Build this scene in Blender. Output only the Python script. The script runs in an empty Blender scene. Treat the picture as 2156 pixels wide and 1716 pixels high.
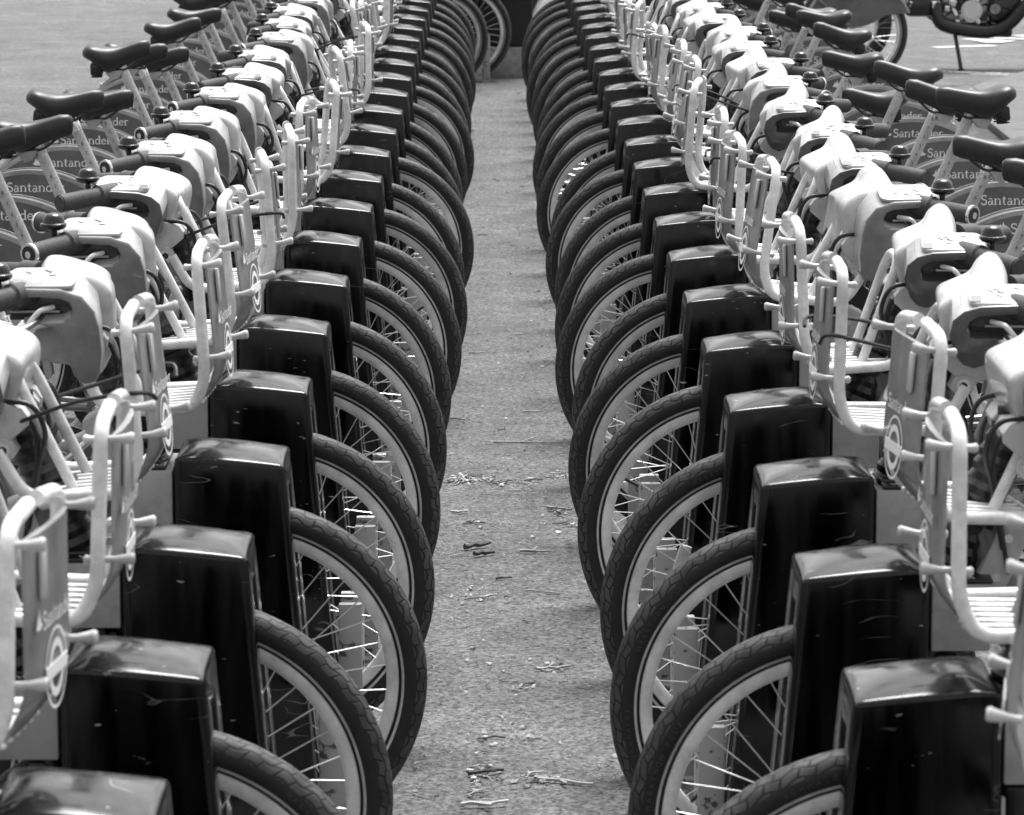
import bpy, bmesh, math, random
from mathutils import Vector, Matrix, Euler
R = math.radians
PI = math.pi
random.seed(7)
S = bpy.context.scene

# ------------------------------------------------------------------ camera, sky, sun, exposure
CAM_H = 1.879
cam = bpy.data.cameras.new("camera")
camo = bpy.data.objects.new("camera", cam)
S.collection.objects.link(camo)
cam.sensor_fit = 'HORIZONTAL'; cam.sensor_width = 36.0
cam.lens = 36.0 * 7700 / 2156
cam.clip_start = 0.1; cam.clip_end = 2000
camo.location = (0, 0, CAM_H)
camo.rotation_euler = Euler((R(90 - 9.61), 0, R(-0.298)), 'XYZ')
cam.dof.use_dof = True
cam.dof.focus_distance = 8.8
cam.dof.aperture_fstop = 16.0
S.camera = camo

SUN_EL, SUN_AZ = R(68), R(20)        # azimuth measured from +Y towards +X
w = bpy.data.worlds.new("World"); S.world = w; w.use_nodes = True
nt = w.node_tree; nt.nodes.clear()
sky = nt.nodes.new('ShaderNodeTexSky'); sky.sky_type = 'NISHITA'; sky.sun_disc = False
sky.sun_elevation = SUN_EL; sky.sun_rotation = SUN_AZ
sky.air_density = 2.0; sky.dust_density = 5.0; sky.ozone_density = 1.0
bw = nt.nodes.new('ShaderNodeRGBToBW')
tc = nt.nodes.new('ShaderNodeTexCoord')
mpg = nt.nodes.new('ShaderNodeMapping'); mpg.inputs['Scale'].default_value = (3.0, 3.0, 7.0)
cn = nt.nodes.new('ShaderNodeTexNoise'); cn.inputs['Scale'].default_value = 2.2; cn.inputs['Detail'].default_value = 5
cr = nt.nodes.new('ShaderNodeMapRange'); cr.inputs['From Min'].default_value = 0.35; cr.inputs['From Max'].default_value = 0.65
cr.inputs['To Min'].default_value = 0.65; cr.inputs['To Max'].default_value = 1.5
mu = nt.nodes.new('ShaderNodeMath'); mu.operation = 'MULTIPLY'
bg = nt.nodes.new('ShaderNodeBackground'); bg.inputs['Strength'].default_value = 0.095
out = nt.nodes.new('ShaderNodeOutputWorld')
L = nt.links.new
L(sky.outputs[0], bw.inputs[0]); L(tc.outputs['Generated'], mpg.inputs[0]); L(mpg.outputs[0], cn.inputs['Vector'])
L(cn.outputs['Fac'], cr.inputs['Value']); L(bw.outputs[0], mu.inputs[0]); L(cr.outputs[0], mu.inputs[1])
L(mu.outputs[0], bg.inputs['Color']); L(bg.outputs[0], out.inputs['Surface'])

sl = bpy.data.lights.new("sun", 'SUN'); sl.energy = 2.2; sl.angle = R(28); sl.color = (1, 1, 1)
so = bpy.data.objects.new("sun", sl); S.collection.objects.link(so)
dirv = Vector((math.sin(SUN_AZ) * math.cos(SUN_EL), math.cos(SUN_AZ) * math.cos(SUN_EL), math.sin(SUN_EL)))
so.rotation_euler = dirv.to_track_quat('Z', 'Y').to_euler()

S.view_settings.view_transform = 'Standard'; S.view_settings.look = 'None'
S.view_settings.gamma = 1; S.view_settings.use_curve_mapping = False
S.view_settings.exposure = 1.22
S.render.engine = 'CYCLES'
S.cycles.max_bounces = 6; S.cycles.use_denoising = True

# ------------------------------------------------------------------ materials (the photograph is black and white)
MATS = {}
def mat(name, v, rough=0.5, metal=0.0, spec=0.5, coat=0.0, noise=None, bump=None, emis=0):
    m = bpy.data.materials.new(name); m.use_nodes = True
    nt = m.node_tree; b = nt.nodes['Principled BSDF']
    b.inputs['Base Color'].default_value = (v, v, v, 1)
    b.inputs['Roughness'].default_value = rough; b.inputs['Metallic'].default_value = metal
    b.inputs['Specular IOR Level'].default_value = spec
    b.inputs['Coat Weight'].default_value = coat; b.inputs['Coat Roughness'].default_value = 0.06
    co = nt.nodes.new('ShaderNodeTexCoord')
    if noise:
        sc, lo, hi = noise[:3]
        n = nt.nodes.new('ShaderNodeTexNoise'); n.inputs['Scale'].default_value = sc; n.inputs['Detail'].default_value = 6
        n.inputs['Roughness'].default_value = 0.65
        mr = nt.nodes.new('ShaderNodeMapRange'); mr.inputs['From Min'].default_value = noise[3] if len(noise) > 3 else 0.3
        mr.inputs['From Max'].default_value = noise[4] if len(noise) > 4 else 0.7
        mr.inputs['To Min'].default_value = lo; mr.inputs['To Max'].default_value = hi
        nt.links.new(co.outputs['Object'], n.inputs['Vector']); nt.links.new(n.outputs['Fac'], mr.inputs['Value'])
        inf = nt.nodes.new('ShaderNodeObjectInfo'); vr = nt.nodes.new('ShaderNodeMapRange')
        vr.inputs['To Min'].default_value = .84; vr.inputs['To Max'].default_value = 1.08
        n0 = nt.nodes.new('ShaderNodeTexNoise'); n0.inputs['Scale'].default_value = 7; n0.inputs['Detail'].default_value = 7; n0.inputs['Roughness'].default_value = .7
        of = nt.nodes.new('ShaderNodeVectorMath'); of.operation = 'ADD'; m9 = nt.nodes.new('ShaderNodeMath'); m9.operation = 'MULTIPLY'; m9.inputs[1].default_value = 19
        nt.links.new(inf.outputs['Random'], m9.inputs[0]); nt.links.new(co.outputs['Object'], of.inputs[0]); nt.links.new(m9.outputs[0], of.inputs[1]); nt.links.new(of.outputs[0], n0.inputs['Vector'])
        r0 = nt.nodes.new('ShaderNodeMapRange'); r0.inputs['From Min'].default_value = .38; r0.inputs['From Max'].default_value = .55; r0.inputs['To Min'].default_value = .70; r0.inputs['To Max'].default_value = 1.0
        p1 = nt.nodes.new('ShaderNodeMath'); p1.operation = 'MULTIPLY'; p2 = nt.nodes.new('ShaderNodeMath'); p2.operation = 'MULTIPLY'
        nt.links.new(n0.outputs['Fac'], r0.inputs['Value']); nt.links.new(inf.outputs['Random'], vr.inputs['Value'])
        nt.links.new(vr.outputs[0], p1.inputs[0]); nt.links.new(mr.outputs[0], p1.inputs[1]); nt.links.new(p1.outputs[0], p2.inputs[0]); nt.links.new(r0.outputs[0], p2.inputs[1])
        nt.links.new(p2.outputs[0], b.inputs['Base Color'])
    if bump:
        sc, st, dist = bump
        n = nt.nodes.new('ShaderNodeTexNoise'); n.inputs['Scale'].default_value = sc; n.inputs['Detail'].default_value = 4
        bp = nt.nodes.new('ShaderNodeBump'); bp.inputs['Strength'].default_value = st; bp.inputs['Distance'].default_value = dist
        nt.links.new(co.outputs['Object'], n.inputs['Vector']); nt.links.new(n.outputs['Fac'], bp.inputs['Height'])
        nt.links.new(bp.outputs[0], b.inputs['Normal'])
    MATS[name] = m
    return m

mat('tube_paint', 0.82, 0.30, 0.0, 0.5, 0.4, noise=(60, 0.70, 0.90, 0.3, 0.62))
mat('white_plastic', 0.58, 0.28, noise=(18, 0.46, 0.63), coat=.3)
mat('cup_plastic', 0.07, 0.32, noise=(20, 0.045, 0.095), coat=0.4)
mat('hood_plastic', 0.20, 0.36, noise=(12, 0.13, 0.21), coat=0.3)
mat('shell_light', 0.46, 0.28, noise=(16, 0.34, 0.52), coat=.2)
mat('skirt_plastic', 0.14, 0.5, noise=(12, 0.11, 0.15))
mat('bracket_metal', 0.50, 0.45, noise=(30, 0.44, 0.54))
mat('black_plastic', 0.006, 0.32, coat=0.2)
mat('bell_black', 0.008, 0.22, coat=0.3)
mat('black_rubber', 0.014, 0.5, noise=(90, 0.008, 0.024))
mat('grip_rubber', 0.055, 0.7, noise=(160, 0.035, 0.08))
mat('saddle_vinyl', 0.020, 0.42, spec=0.5, noise=(220, 0.012, 0.035), bump=(420, 0.25, 0.0006))
mat('frame_paint', 0.16, 0.35, coat=0.5, noise=(20, 0.13, 0.18))
mat('guard_panel', 0.14, 0.5, noise=(9, 0.125, 0.155))
mat('guard_edge', 0.42, 0.4, noise=(30, 0.36, 0.48))
mat('guard_dark', 0.085, 0.4)
mat('silver', 0.75, 0.22, metal=1.0)
mat('post_metal', 0.5, 0.38, metal=0.6, noise=(150, 0.30, 0.62, 0.25, 0.50))
mat('spoke_metal', 0.85, 0.28, metal=0.85)
mat('rim_metal', 0.86, 0.30, metal=0.05, noise=(40, 0.82, 0.95))
mat('hub_metal', 0.5, 0.35, metal=0.7)
mat('tyre_line', 0.62, 0.6, noise=(60, 0.5, 0.7))
mat('panel_grey', 0.30, 0.35, coat=0.4, noise=(18, 0.26, 0.34))
mat('white_ink', 0.85, 0.5)
mat('label_dark', 0.08, 0.45)
mat('label_light', 0.55, 0.35, noise=(30, .46, .62))
mat('scribble', 0.22, 0.5)
mat('dock_box_grey', 0.34, 0.45, noise=(25, 0.32, 0.36))
mat('reflector', 0.50, 0.25, bump=(300, 0.6, 0.001))
mat('engine_metal', 0.35, 0.35, metal=0.7, noise=(40, 0.2, 0.5))
mat('twig', 0.38, 0.8, noise=(80, 0.2, 0.5))
mat('twig_dark', 0.05, 0.8, noise=(80, 0.02, 0.09))
mat('leaf_dry', 0.5, 0.7, noise=(60, 0.3, 0.62))
mat('paint_road', 0.62, 0.7, noise=(30, 0.35, 0.68, 0.3, 0.5))
mat('kiosk_black', 0.010, 0.35)
mat('tail_lens', 0.45, 0.2)

# dock black: glossy paint with fine scratches and dust
def dock_black():
    m = mat('dock_black', 0.010, 0.2, coat=0.0, spec=.42)
    nt = m.node_tree; b = nt.nodes['Principled BSDF']; co = nt.nodes.new('ShaderNodeTexCoord')
    info = nt.nodes.new('ShaderNodeObjectInfo')
    add = nt.nodes.new('ShaderNodeVectorMath'); add.operation = 'ADD'
    sclr = nt.nodes.new('ShaderNodeMath'); sclr.operation = 'MULTIPLY'; sclr.inputs[1].default_value = 37
    nt.links.new(info.outputs['Random'], sclr.inputs[0])
    nt.links.new(co.outputs['Object'], add.inputs[0]); nt.links.new(sclr.outputs[0], add.inputs[1])
    mp = nt.nodes.new('ShaderNodeMapping'); mp.inputs['Scale'].default_value = (14, 14, 1.6)
    n = nt.nodes.new('ShaderNodeTexNoise'); n.inputs['Scale'].default_value = 2.2; n.inputs['Detail'].default_value = 5
    nt.links.new(add.outputs[0], mp.inputs[0]); nt.links.new(mp.outputs[0], n.inputs['Vector'])
    mr = nt.nodes.new('ShaderNodeMapRange'); mr.inputs['From Min'].default_value = .4; mr.inputs['From Max'].default_value = .75
    mr.inputs['To Min'].default_value = .0005; mr.inputs['To Max'].default_value = .006
    nt.links.new(n.outputs['Fac'], mr.inputs['Value'])
    # small pale nicks
    n2 = nt.nodes.new('ShaderNodeTexNoise'); n2.inputs['Scale'].default_value = 34; n2.inputs['Detail'].default_value = 3
    mp2 = nt.nodes.new('ShaderNodeMapping'); mp2.inputs['Rotation'].default_value = (0, .5, 0); mp2.inputs['Scale'].default_value = (1, 1, 3.5)
    nt.links.new(add.outputs[0], mp2.inputs[0]); nt.links.new(mp2.outputs[0], n2.inputs['Vector'])
    m2 = nt.nodes.new('ShaderNodeMapRange'); m2.inputs['From Min'].default_value = .715; m2.inputs['From Max'].default_value = .75
    m2.inputs['To Min'].default_value = 0; m2.inputs['To Max'].default_value = .28
    nt.links.new(n2.outputs['Fac'], m2.inputs['Value'])
    ad = nt.nodes.new('ShaderNodeMath'); ad.operation = 'ADD'
    ge = nt.nodes.new('ShaderNodeNewGeometry'); sz = nt.nodes.new('ShaderNodeSeparateXYZ'); nt.links.new(ge.outputs['Normal'], sz.inputs[0])
    up = nt.nodes.new('ShaderNodeMapRange'); up.inputs['From Min'].default_value = .6; up.inputs['From Max'].default_value = .95; nt.links.new(sz.outputs['Z'], up.inputs['Value'])
    nd = nt.nodes.new('ShaderNodeTexNoise'); nd.inputs['Scale'].default_value = 26; nd.inputs['Detail'].default_value = 8; nd.inputs['Roughness'].default_value = .75; nt.links.new(add.outputs[0], nd.inputs['Vector'])
    rd = nt.nodes.new('ShaderNodeMapRange'); rd.inputs['From Min'].default_value = .35; rd.inputs['From Max'].default_value = .7; rd.inputs['To Min'].default_value = .008; rd.inputs['To Max'].default_value = .050; nt.links.new(nd.outputs['Fac'], rd.inputs['Value'])
    du = nt.nodes.new('ShaderNodeMath'); du.operation = 'MULTIPLY_ADD'; nt.links.new(up.outputs[0], du.inputs[0]); nt.links.new(rd.outputs[0], du.inputs[1]); nt.links.new(mr.outputs[0], du.inputs[2])
    # hairline scratches: thin contour lines of a noise, kept in scattered patches
    ns = nt.nodes.new('ShaderNodeTexNoise'); ns.inputs['Scale'].default_value = 7; ns.inputs['Detail'].default_value = 1.5; nt.links.new(mp2.outputs[0], ns.inputs['Vector'])
    sb = nt.nodes.new('ShaderNodeMath'); sb.operation = 'SUBTRACT'; sb.inputs[1].default_value = .5; nt.links.new(ns.outputs['Fac'], sb.inputs[0])
    ab = nt.nodes.new('ShaderNodeMath'); ab.operation = 'ABSOLUTE'; nt.links.new(sb.outputs[0], ab.inputs[0])
    ln = nt.nodes.new('ShaderNodeMapRange'); ln.inputs['From Min'].default_value = .002; ln.inputs['From Max'].default_value = .006; ln.inputs['To Min'].default_value = .16; ln.inputs['To Max'].default_value = 0; nt.links.new(ab.outputs[0], ln.inputs['Value'])
    nm = nt.nodes.new('ShaderNodeTexNoise'); nm.inputs['Scale'].default_value = 9; nm.inputs['Detail'].default_value = 3; nt.links.new(add.outputs[0], nm.inputs['Vector'])
    mk_ = nt.nodes.new('ShaderNodeMapRange'); mk_.inputs['From Min'].default_value = .58; mk_.inputs['From Max'].default_value = .66; nt.links.new(nm.outputs['Fac'], mk_.inputs['Value'])
    sm = nt.nodes.new('ShaderNodeMath'); sm.operation = 'MULTIPLY'; nt.links.new(ln.outputs[0], sm.inputs[0]); nt.links.new(mk_.outputs[0], sm.inputs[1])
    s2 = nt.nodes.new('ShaderNodeMath'); s2.operation = 'ADD'; nt.links.new(sm.outputs[0], s2.inputs[0]); nt.links.new(m2.outputs[0], s2.inputs[1])
    nt.links.new(du.outputs[0], ad.inputs[0]); nt.links.new(s2.outputs[0], ad.inputs[1]); nt.links.new(ad.outputs[0], b.inputs['Base Color'])
    m3 = nt.nodes.new('ShaderNodeMapRange'); m3.inputs['From Min'].default_value = .35; m3.inputs['From Max'].default_value = .7
    m3.inputs['To Min'].default_value = .08; m3.inputs['To Max'].default_value = .24
    nt.links.new(n.outputs['Fac'], m3.inputs['Value']); nt.links.new(m3.outputs[0], b.inputs['Roughness'])
dock_black()

# speckled, chipped light grey paint of the dock feet
def foot_paint():
    m = mat('dock_foot_grey', 0.3, 0.6)
    nt = m.node_tree; b = nt.nodes['Principled BSDF']; co = nt.nodes.new('ShaderNodeTexCoord')
    n = nt.nodes.new('ShaderNodeTexNoise'); n.inputs['Scale'].default_value = 55; n.inputs['Detail'].default_value = 5
    nt.links.new(co.outputs['Object'], n.inputs['Vector'])
    mr = nt.nodes.new('ShaderNodeMapRange'); mr.inputs['From Min'].default_value = .36; mr.inputs['From Max'].default_value = .42
    mr.inputs['To Min'].default_value = .06; mr.inputs['To Max'].default_value = .36
    nt.links.new(n.outputs['Fac'], mr.inputs['Value']); nt.links.new(mr.outputs[0], b.inputs['Base Color'])
foot_paint()

def tyre_mat(name, kind):
    m = mat(name, 0.03, 0.62)
    nt = m.node_tree; b = nt.nodes['Principled BSDF']
    uv = nt.nodes.new('ShaderNodeUVMap'); uv.uv_map = 'UVMap'
    br = nt.nodes.new('ShaderNodeTexBrick')
    br.inputs['Color1'].default_value = (1, 1, 1, 1); br.inputs['Color2'].default_value = (.9, .9, .9, 1); br.inputs['Mortar'].default_value = (0, 0, 0, 1)
    br.inputs['Scale'].default_value = 1.0; br.inputs['Mortar Smooth'].default_value = .3
    ns = nt.nodes.new('ShaderNodeTexWave')
    mp = nt.nodes.new('ShaderNodeMapping')
    if kind == 'block':
        mp.inputs['Scale'].default_value = (138, 5.2, 1)
        br.inputs['Brick Width'].default_value = 3.0; br.inputs['Row Height'].default_value = 1.0; br.inputs['Mortar Size'].default_value = 0.15
    else:
        mp.inputs['Scale'].default_value = (130, 5.6, 1)
        mp.inputs['Rotation'].default_value = (0, 0, 0)
        br.inputs['Brick Width'].default_value = 1.7; br.inputs['Row Height'].default_value = 1.0; br.inputs['Mortar Size'].default_value = 0.13
    # wave the rows so the grooves scallop
    sx = nt.nodes.new('ShaderNodeSeparateXYZ'); cx = nt.nodes.new('ShaderNodeCombineXYZ')
    nt.links.new(uv.outputs[0], mp.inputs[0]); nt.links.new(mp.outputs[0], sx.inputs[0])
    f = nt.nodes.new('ShaderNodeMath'); f.operation = 'MULTIPLY'; f.inputs[1].default_value = 2 * PI / (3.0 if kind == 'block' else 3.4)
    sn = nt.nodes.new('ShaderNodeMath'); sn.operation = 'SINE'
    am = nt.nodes.new('ShaderNodeMath'); am.operation = 'MULTIPLY'; am.inputs[1].default_value = .26 if kind == 'block' else .22
    ad = nt.nodes.new('ShaderNodeMath'); ad.operation = 'ADD'
    nt.links.new(sx.outputs['X'], f.inputs[0]); nt.links.new(f.outputs[0], sn.inputs[0]); nt.links.new(sn.outputs[0], am.inputs[0])
    nt.links.new(sx.outputs['Y'], ad.inputs[0]); nt.links.new(am.outputs[0], ad.inputs[1])
    if kind != 'block':
        sk = nt.nodes.new('ShaderNodeMath'); sk.operation = 'MULTIPLY_ADD'; sk.inputs[1].default_value = .55
        nt.links.new(sx.outputs['Y'], sk.inputs[0]); nt.links.new(sx.outputs['X'], sk.inputs[2]); nt.links.new(sk.outputs[0], cx.inputs['X'])
    else:
        nt.links.new(sx.outputs['X'], cx.inputs['X'])
    nt.links.new(ad.outputs[0], cx.inputs['Y']); nt.links.new(cx.outputs[0], br.inputs['Vector'])
    no = nt.nodes.new('ShaderNodeTexNoise'); no.inputs['Scale'].default_value = 30; no.inputs['Detail'].default_value = 6
    co = nt.nodes.new('ShaderNodeTexCoord'); nt.links.new(co.outputs['Object'], no.inputs['Vector'])
    mr = nt.nodes.new('ShaderNodeMapRange'); mr.inputs['From Min'].default_value = .3; mr.inputs['From Max'].default_value = .7
    mr.inputs['To Min'].default_value = .028; mr.inputs['To Max'].default_value = .085
    nt.links.new(no.outputs['Fac'], mr.inputs['Value'])
    bwn = nt.nodes.new('ShaderNodeRGBToBW'); nt.links.new(br.outputs['Color'], bwn.inputs[0])
    mx = nt.nodes.new('ShaderNodeMapRange'); mx.inputs['To Min'].default_value = .003  # groove shade is painted into the tread colour as well as bumped
    nt.links.new(bwn.outputs[0], mx.inputs['Value']); nt.links.new(mr.outputs[0], mx.inputs['To Max'])
    nt.links.new(mx.outputs[0], b.inputs['Base Color'])
    bp = nt.nodes.new('ShaderNodeBump'); bp.inputs['Strength'].default_value = .9; bp.inputs['Distance'].default_value = .003
    nt.links.new(bwn.outputs[0], bp.inputs['Height']); nt.links.new(bp.outputs[0], b.inputs['Normal'])
    return m
tyre_mat('tread_block', 'block'); tyre_mat('tread_chevron', 'chevron')
mat('sidewall', 0.010, 0.55, noise=(50, 0.005, 0.016))

def asphalt(name, lo, hi, big_lo, big_hi, bumpd=.004, gs=1.0):
    m = mat(name, .15, .85)
    nt = m.node_tree; b = nt.nodes['Principled BSDF']; co = nt.nodes.new('ShaderNodeTexCoord')
    def noise(sc, det, rough=.6):
        n = nt.nodes.new('ShaderNodeTexNoise'); n.inputs['Scale'].default_value = sc; n.inputs['Detail'].default_value = det
        n.inputs['Roughness'].default_value = rough; nt.links.new(co.outputs['Object'], n.inputs['Vector']); return n
    def rng(src, a, bb, c, d):
        r = nt.nodes.new('ShaderNodeMapRange'); r.inputs['From Min'].default_value = a; r.inputs['From Max'].default_value = bb
        r.inputs['To Min'].default_value = c; r.inputs['To Max'].default_value = d; nt.links.new(src, r.inputs['Value']); return r
    v = nt.nodes.new('ShaderNodeTexVoronoi'); v.inputs['Scale'].default_value = 130 * gs; nt.links.new(co.outputs['Object'], v.inputs['Vector'])
    vb = nt.nodes.new('ShaderNodeRGBToBW'); nt.links.new(v.outputs['Color'], vb.inputs[0])
    n6 = noise(60 * gs, 8, .8); a0 = rng(n6.outputs['Fac'], .34, .66, 0, 1)
    mxn = nt.nodes.new('ShaderNodeMath'); mxn.operation = 'MULTIPLY_ADD'; mxn.inputs[1].default_value = .45
    hv = nt.nodes.new('ShaderNodeMath'); hv.operation = 'MULTIPLY'; hv.inputs[1].default_value = .55
    nt.links.new(vb.outputs[0], hv.inputs[0]); nt.links.new(a0.outputs[0], mxn.inputs[0]); nt.links.new(hv.outputs[0], mxn.inputs[2])
    a1 = rng(mxn.outputs[0], .15, .85, lo, hi)
    n2 = noise(1.3, 5); a2 = rng(n2.outputs['Fac'], .3, .7, big_lo, big_hi)
    n4 = noise(14, 5, .7); a4 = rng(n4.outputs['Fac'], .3, .7, .80, 1.2)
    mu = nt.nodes.new('ShaderNodeMath'); mu.operation = 'MULTIPLY'
    nt.links.new(a1.outputs[0], mu.inputs[0]); nt.links.new(a2.outputs[0], mu.inputs[1])
    mu3 = nt.nodes.new('ShaderNodeMath'); mu3.operation = 'MULTIPLY'
    n7 = noise(3.4, 7, .75); a7 = rng(n7.outputs['Fac'], .40, .62, .74, 1.08)
    nt.links.new(a4.outputs[0], mu3.inputs[0]); nt.links.new(a7.outputs[0], mu3.inputs[1])
    mu2 = nt.nodes.new('ShaderNodeMath'); mu2.operation = 'MULTIPLY'
    nt.links.new(mu.outputs[0], mu2.inputs[0]); nt.links.new(mu3.outputs[0], mu2.inputs[1])
    # scattered pale grit
    v2 = nt.nodes.new('ShaderNodeTexVoronoi'); v2.inputs['Scale'].default_value = 42; nt.links.new(co.outputs['Object'], v2.inputs['Vector'])
    g = rng(v2.outputs['Distance'], .07, .13, .22, 0)
    n5 = noise(5, 2); g2 = rng(n5.outputs['Fac'], .5, .62, 0, 1)
    mm = nt.nodes.new('ShaderNodeMath'); mm.operation = 'MULTIPLY'; nt.links.new(g.outputs[0], mm.inputs[0]); nt.links.new(g2.outputs[0], mm.inputs[1])
    ad = nt.nodes.new('ShaderNodeMath'); ad.operation = 'ADD'; nt.links.new(mu2.outputs[0], ad.inputs[0]); nt.links.new(mm.outputs[0], ad.inputs[1])
    nt.links.new(ad.outputs[0], b.inputs['Base Color'])
    n3 = noise(190 * gs, 3)
    bp = nt.nodes.new('ShaderNodeBump'); bp.inputs['Strength'].default_value = .9; bp.inputs['Distance'].default_value = bumpd
    nt.links.new(n3.outputs['Fac'], bp.inputs['Height']); nt.links.new(bp.outputs[0], b.inputs['Normal'])
    return m
asphalt('asphalt', .012, .285, .78, 1.12, .011)
asphalt('soil', .0, .16, .5, 1.1, .04, .18)
asphalt('path_stone', .11, .17, .9, 1.08)
asphalt('plinth_stone', .24, .34, .9, 1.1)

# ------------------------------------------------------------------ mesh helpers
class MB:
    def __init__(s):
        s.bm = bmesh.new(); s.mats = []; s.uvl = None
    def mi(s, m):
        if m not in s.mats: s.mats.append(m)
        return s.mats.index(m)
    def face(s, vs, m, smooth=True):
        try: f = s.bm.faces.new(vs)
        except ValueError: return None
        f.material_index = s.mi(m); f.smooth = smooth; return f
    def box(s, c, d, m, bevel=0.0, rot=None, seg=2):
        b = bmesh.new(); bmesh.ops.create_cube(b, size=1)
        bmesh.ops.scale(b, vec=d, verts=b.verts)
        if bevel > 0: bmesh.ops.bevel(b, geom=list(b.edges), offset=bevel, segments=seg, affect='EDGES', profile=.5)
        M = Matrix.Translation(c) @ (rot.to_matrix().to_4x4() if rot else Matrix.Identity(4))
        s.add(b, M, m)
    def add(s, b, M, m):
        idx = s.mi(m); mp = {}
        for v in b.verts: mp[v] = s.bm.verts.new(M @ v.co)
        for f in b.faces:
            try:
                nf = s.bm.faces.new([mp[v] for v in f.verts]); nf.material_index = idx; nf.smooth = True
            except ValueError: pass
        b.free()
    def cyl(s, p0, p1, r0, m, r1=None, seg=14, cap=True):
        s.tube([p0, p1], r0, m, seg, r_end=r1, cap=cap)
    def tube(s, pts, r, m, seg=10, r_end=None, cap=True, closed=False, radii=None):
        pts = [Vector(p) for p in pts]; n = len(pts); rings = []
        T = []
        for i in range(n):
            if closed: t = pts[(i + 1) % n] - pts[i - 1]
            elif i == 0: t = pts[1] - pts[0]
            elif i == n - 1: t = pts[-1] - pts[-2]
            else: t = (pts[i + 1] - pts[i]).normalized() + (pts[i] - pts[i - 1]).normalized()
            T.append(t.normalized())
        up = Vector((0, 0, 1)) if abs(T[0].z) < .9 else Vector((0, 1, 0))
        nrm = (up - T[0] * up.dot(T[0])).normalized()
        for i in range(n):
            if i: nrm = (nrm - T[i] * nrm.dot(T[i])).normalized()
            bi = T[i].cross(nrm)
            rr = radii[i] if radii else (r if r_end is None else r + (r_end - r) * i / (n - 1))
            rings.append([s.bm.verts.new(pts[i] + (nrm * math.cos(a) + bi * math.sin(a)) * rr) for a in [2 * PI * k / seg for k in range(seg)]])
        for i in range(n if closed else n - 1):
            A, B = rings[i], rings[(i + 1) % n]
            for k in range(seg): s.face([A[k], A[(k + 1) % seg], B[(k + 1) % seg], B[k]], m)
        if cap and not closed:
            s.face(rings[0][::-1], m); s.face(rings[-1], m)
    def prism(s, poly, y0, y1, m, bevel=0.0, axis='y', M=None, seg=2, side_m=None):
        """polygon in (x,z) swept along y"""
        b = bmesh.new()
        vs = [b.verts.new((p[0], y0, p[1])) for p in poly]
        f = b.faces.new(vs)
        r = bmesh.ops.extrude_face_region(b, geom=[f])
        bmesh.ops.translate(b, vec=(0, y1 - y0, 0), verts=[g for g in r['geom'] if isinstance(g, bmesh.types.BMVert)])
        bmesh.ops.recalc_face_normals(b, faces=b.faces)
        if bevel > 0:
            ed = [e for e in b.edges if abs(e.verts[0].co.y - e.verts[1].co.y) < 1e-6]
            bmesh.ops.bevel(b, geom=ed, offset=bevel, segments=seg, affect='EDGES', profile=.5, clamp_overlap=True)
        bmesh.ops.triangulate(b, faces=[f for f in b.faces if len(f.verts) > 6])
        s.add(b, M or Matrix.Identity(4), m)
    def loft(s, rings, m, cap=True):
        R_ = [[s.bm.verts.new(p) for p in r] for r in rings]; n = len(R_[0])
        for A, B in zip(R_, R_[1:]):
            for k in range(n): s.face([A[k], A[(k + 1) % n], B[(k + 1) % n], B[k]], m)
        if cap: s.face(R_[0][::-1], m); s.face(R_[-1], m)
    def sphere(s, c, r, m, seg=12, scale=(1, 1, 1)):
        b = bmesh.new(); bmesh.ops.create_uvsphere(b, u_segments=seg, v_segments=max(6, seg // 2), radius=r)
        s.add(b, Matrix.Translation(c) @ Matrix.Diagonal((*scale, 1)), m)
    def build(s, name, parent=None, angle=38, loc=None):
        me = bpy.data.meshes.new(name)
        bmesh.ops.recalc_face_normals(s.bm, faces=s.bm.faces)
        s.bm.to_mesh(me); s.bm.free()
        for m in s.mats: me.materials.append(MATS[m])
        me.set_sharp_from_angle(angle=R(angle))
        o = bpy.data.objects.new(name, me); S.collection.objects.link(o)
        if parent: o.parent = parent
        if loc: o.location = loc
        return o

def tag(o, label=None, cat=None, group=None, kind=None):
    if label: o['label'] = label
    if cat: o['category'] = cat
    if group: o['group'] = group
    if kind: o['kind'] = kind
    return o
def empty(name, loc=(0, 0, 0), rz=0, parent=None):
    o = bpy.data.objects.new(name, None); S.collection.objects.link(o)
    o.empty_display_size = .1; o.location = loc; o.rotation_euler = (0, 0, rz)
    if parent: o.parent = parent
    return o
def copy_tree(o, parent=None):
    c = o.copy(); S.collection.objects.link(c); c.parent = parent
    for ch in list(o.children): copy_tree(ch, c)
    return c
def plate(mb, cx, cy, lx, ly, r, z0, z1, m):
    base = []
    for sx, sy, a0 in ((1, 1, 0), (-1, 1, 90), (-1, -1, 180), (1, -1, 270)):
        for k in range(6):
            a = R(a0 + 18 * k); base.append((cx + sx * (lx / 2 - r) + r * math.cos(a), cy + sy * (ly / 2 - r) + r * math.sin(a)))
    e = min(.0012, (z1 - z0) * .4)
    def sc(t): return [(cx + (p[0] - cx) * t, cy + (p[1] - cy) * t) for p in base]
    mb.loft([[(x, y, z0) for x, y in base], [(x, y, z1 - e) for x, y in base], [(x, y, z1) for x, y in sc(.98)]], m)
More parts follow.
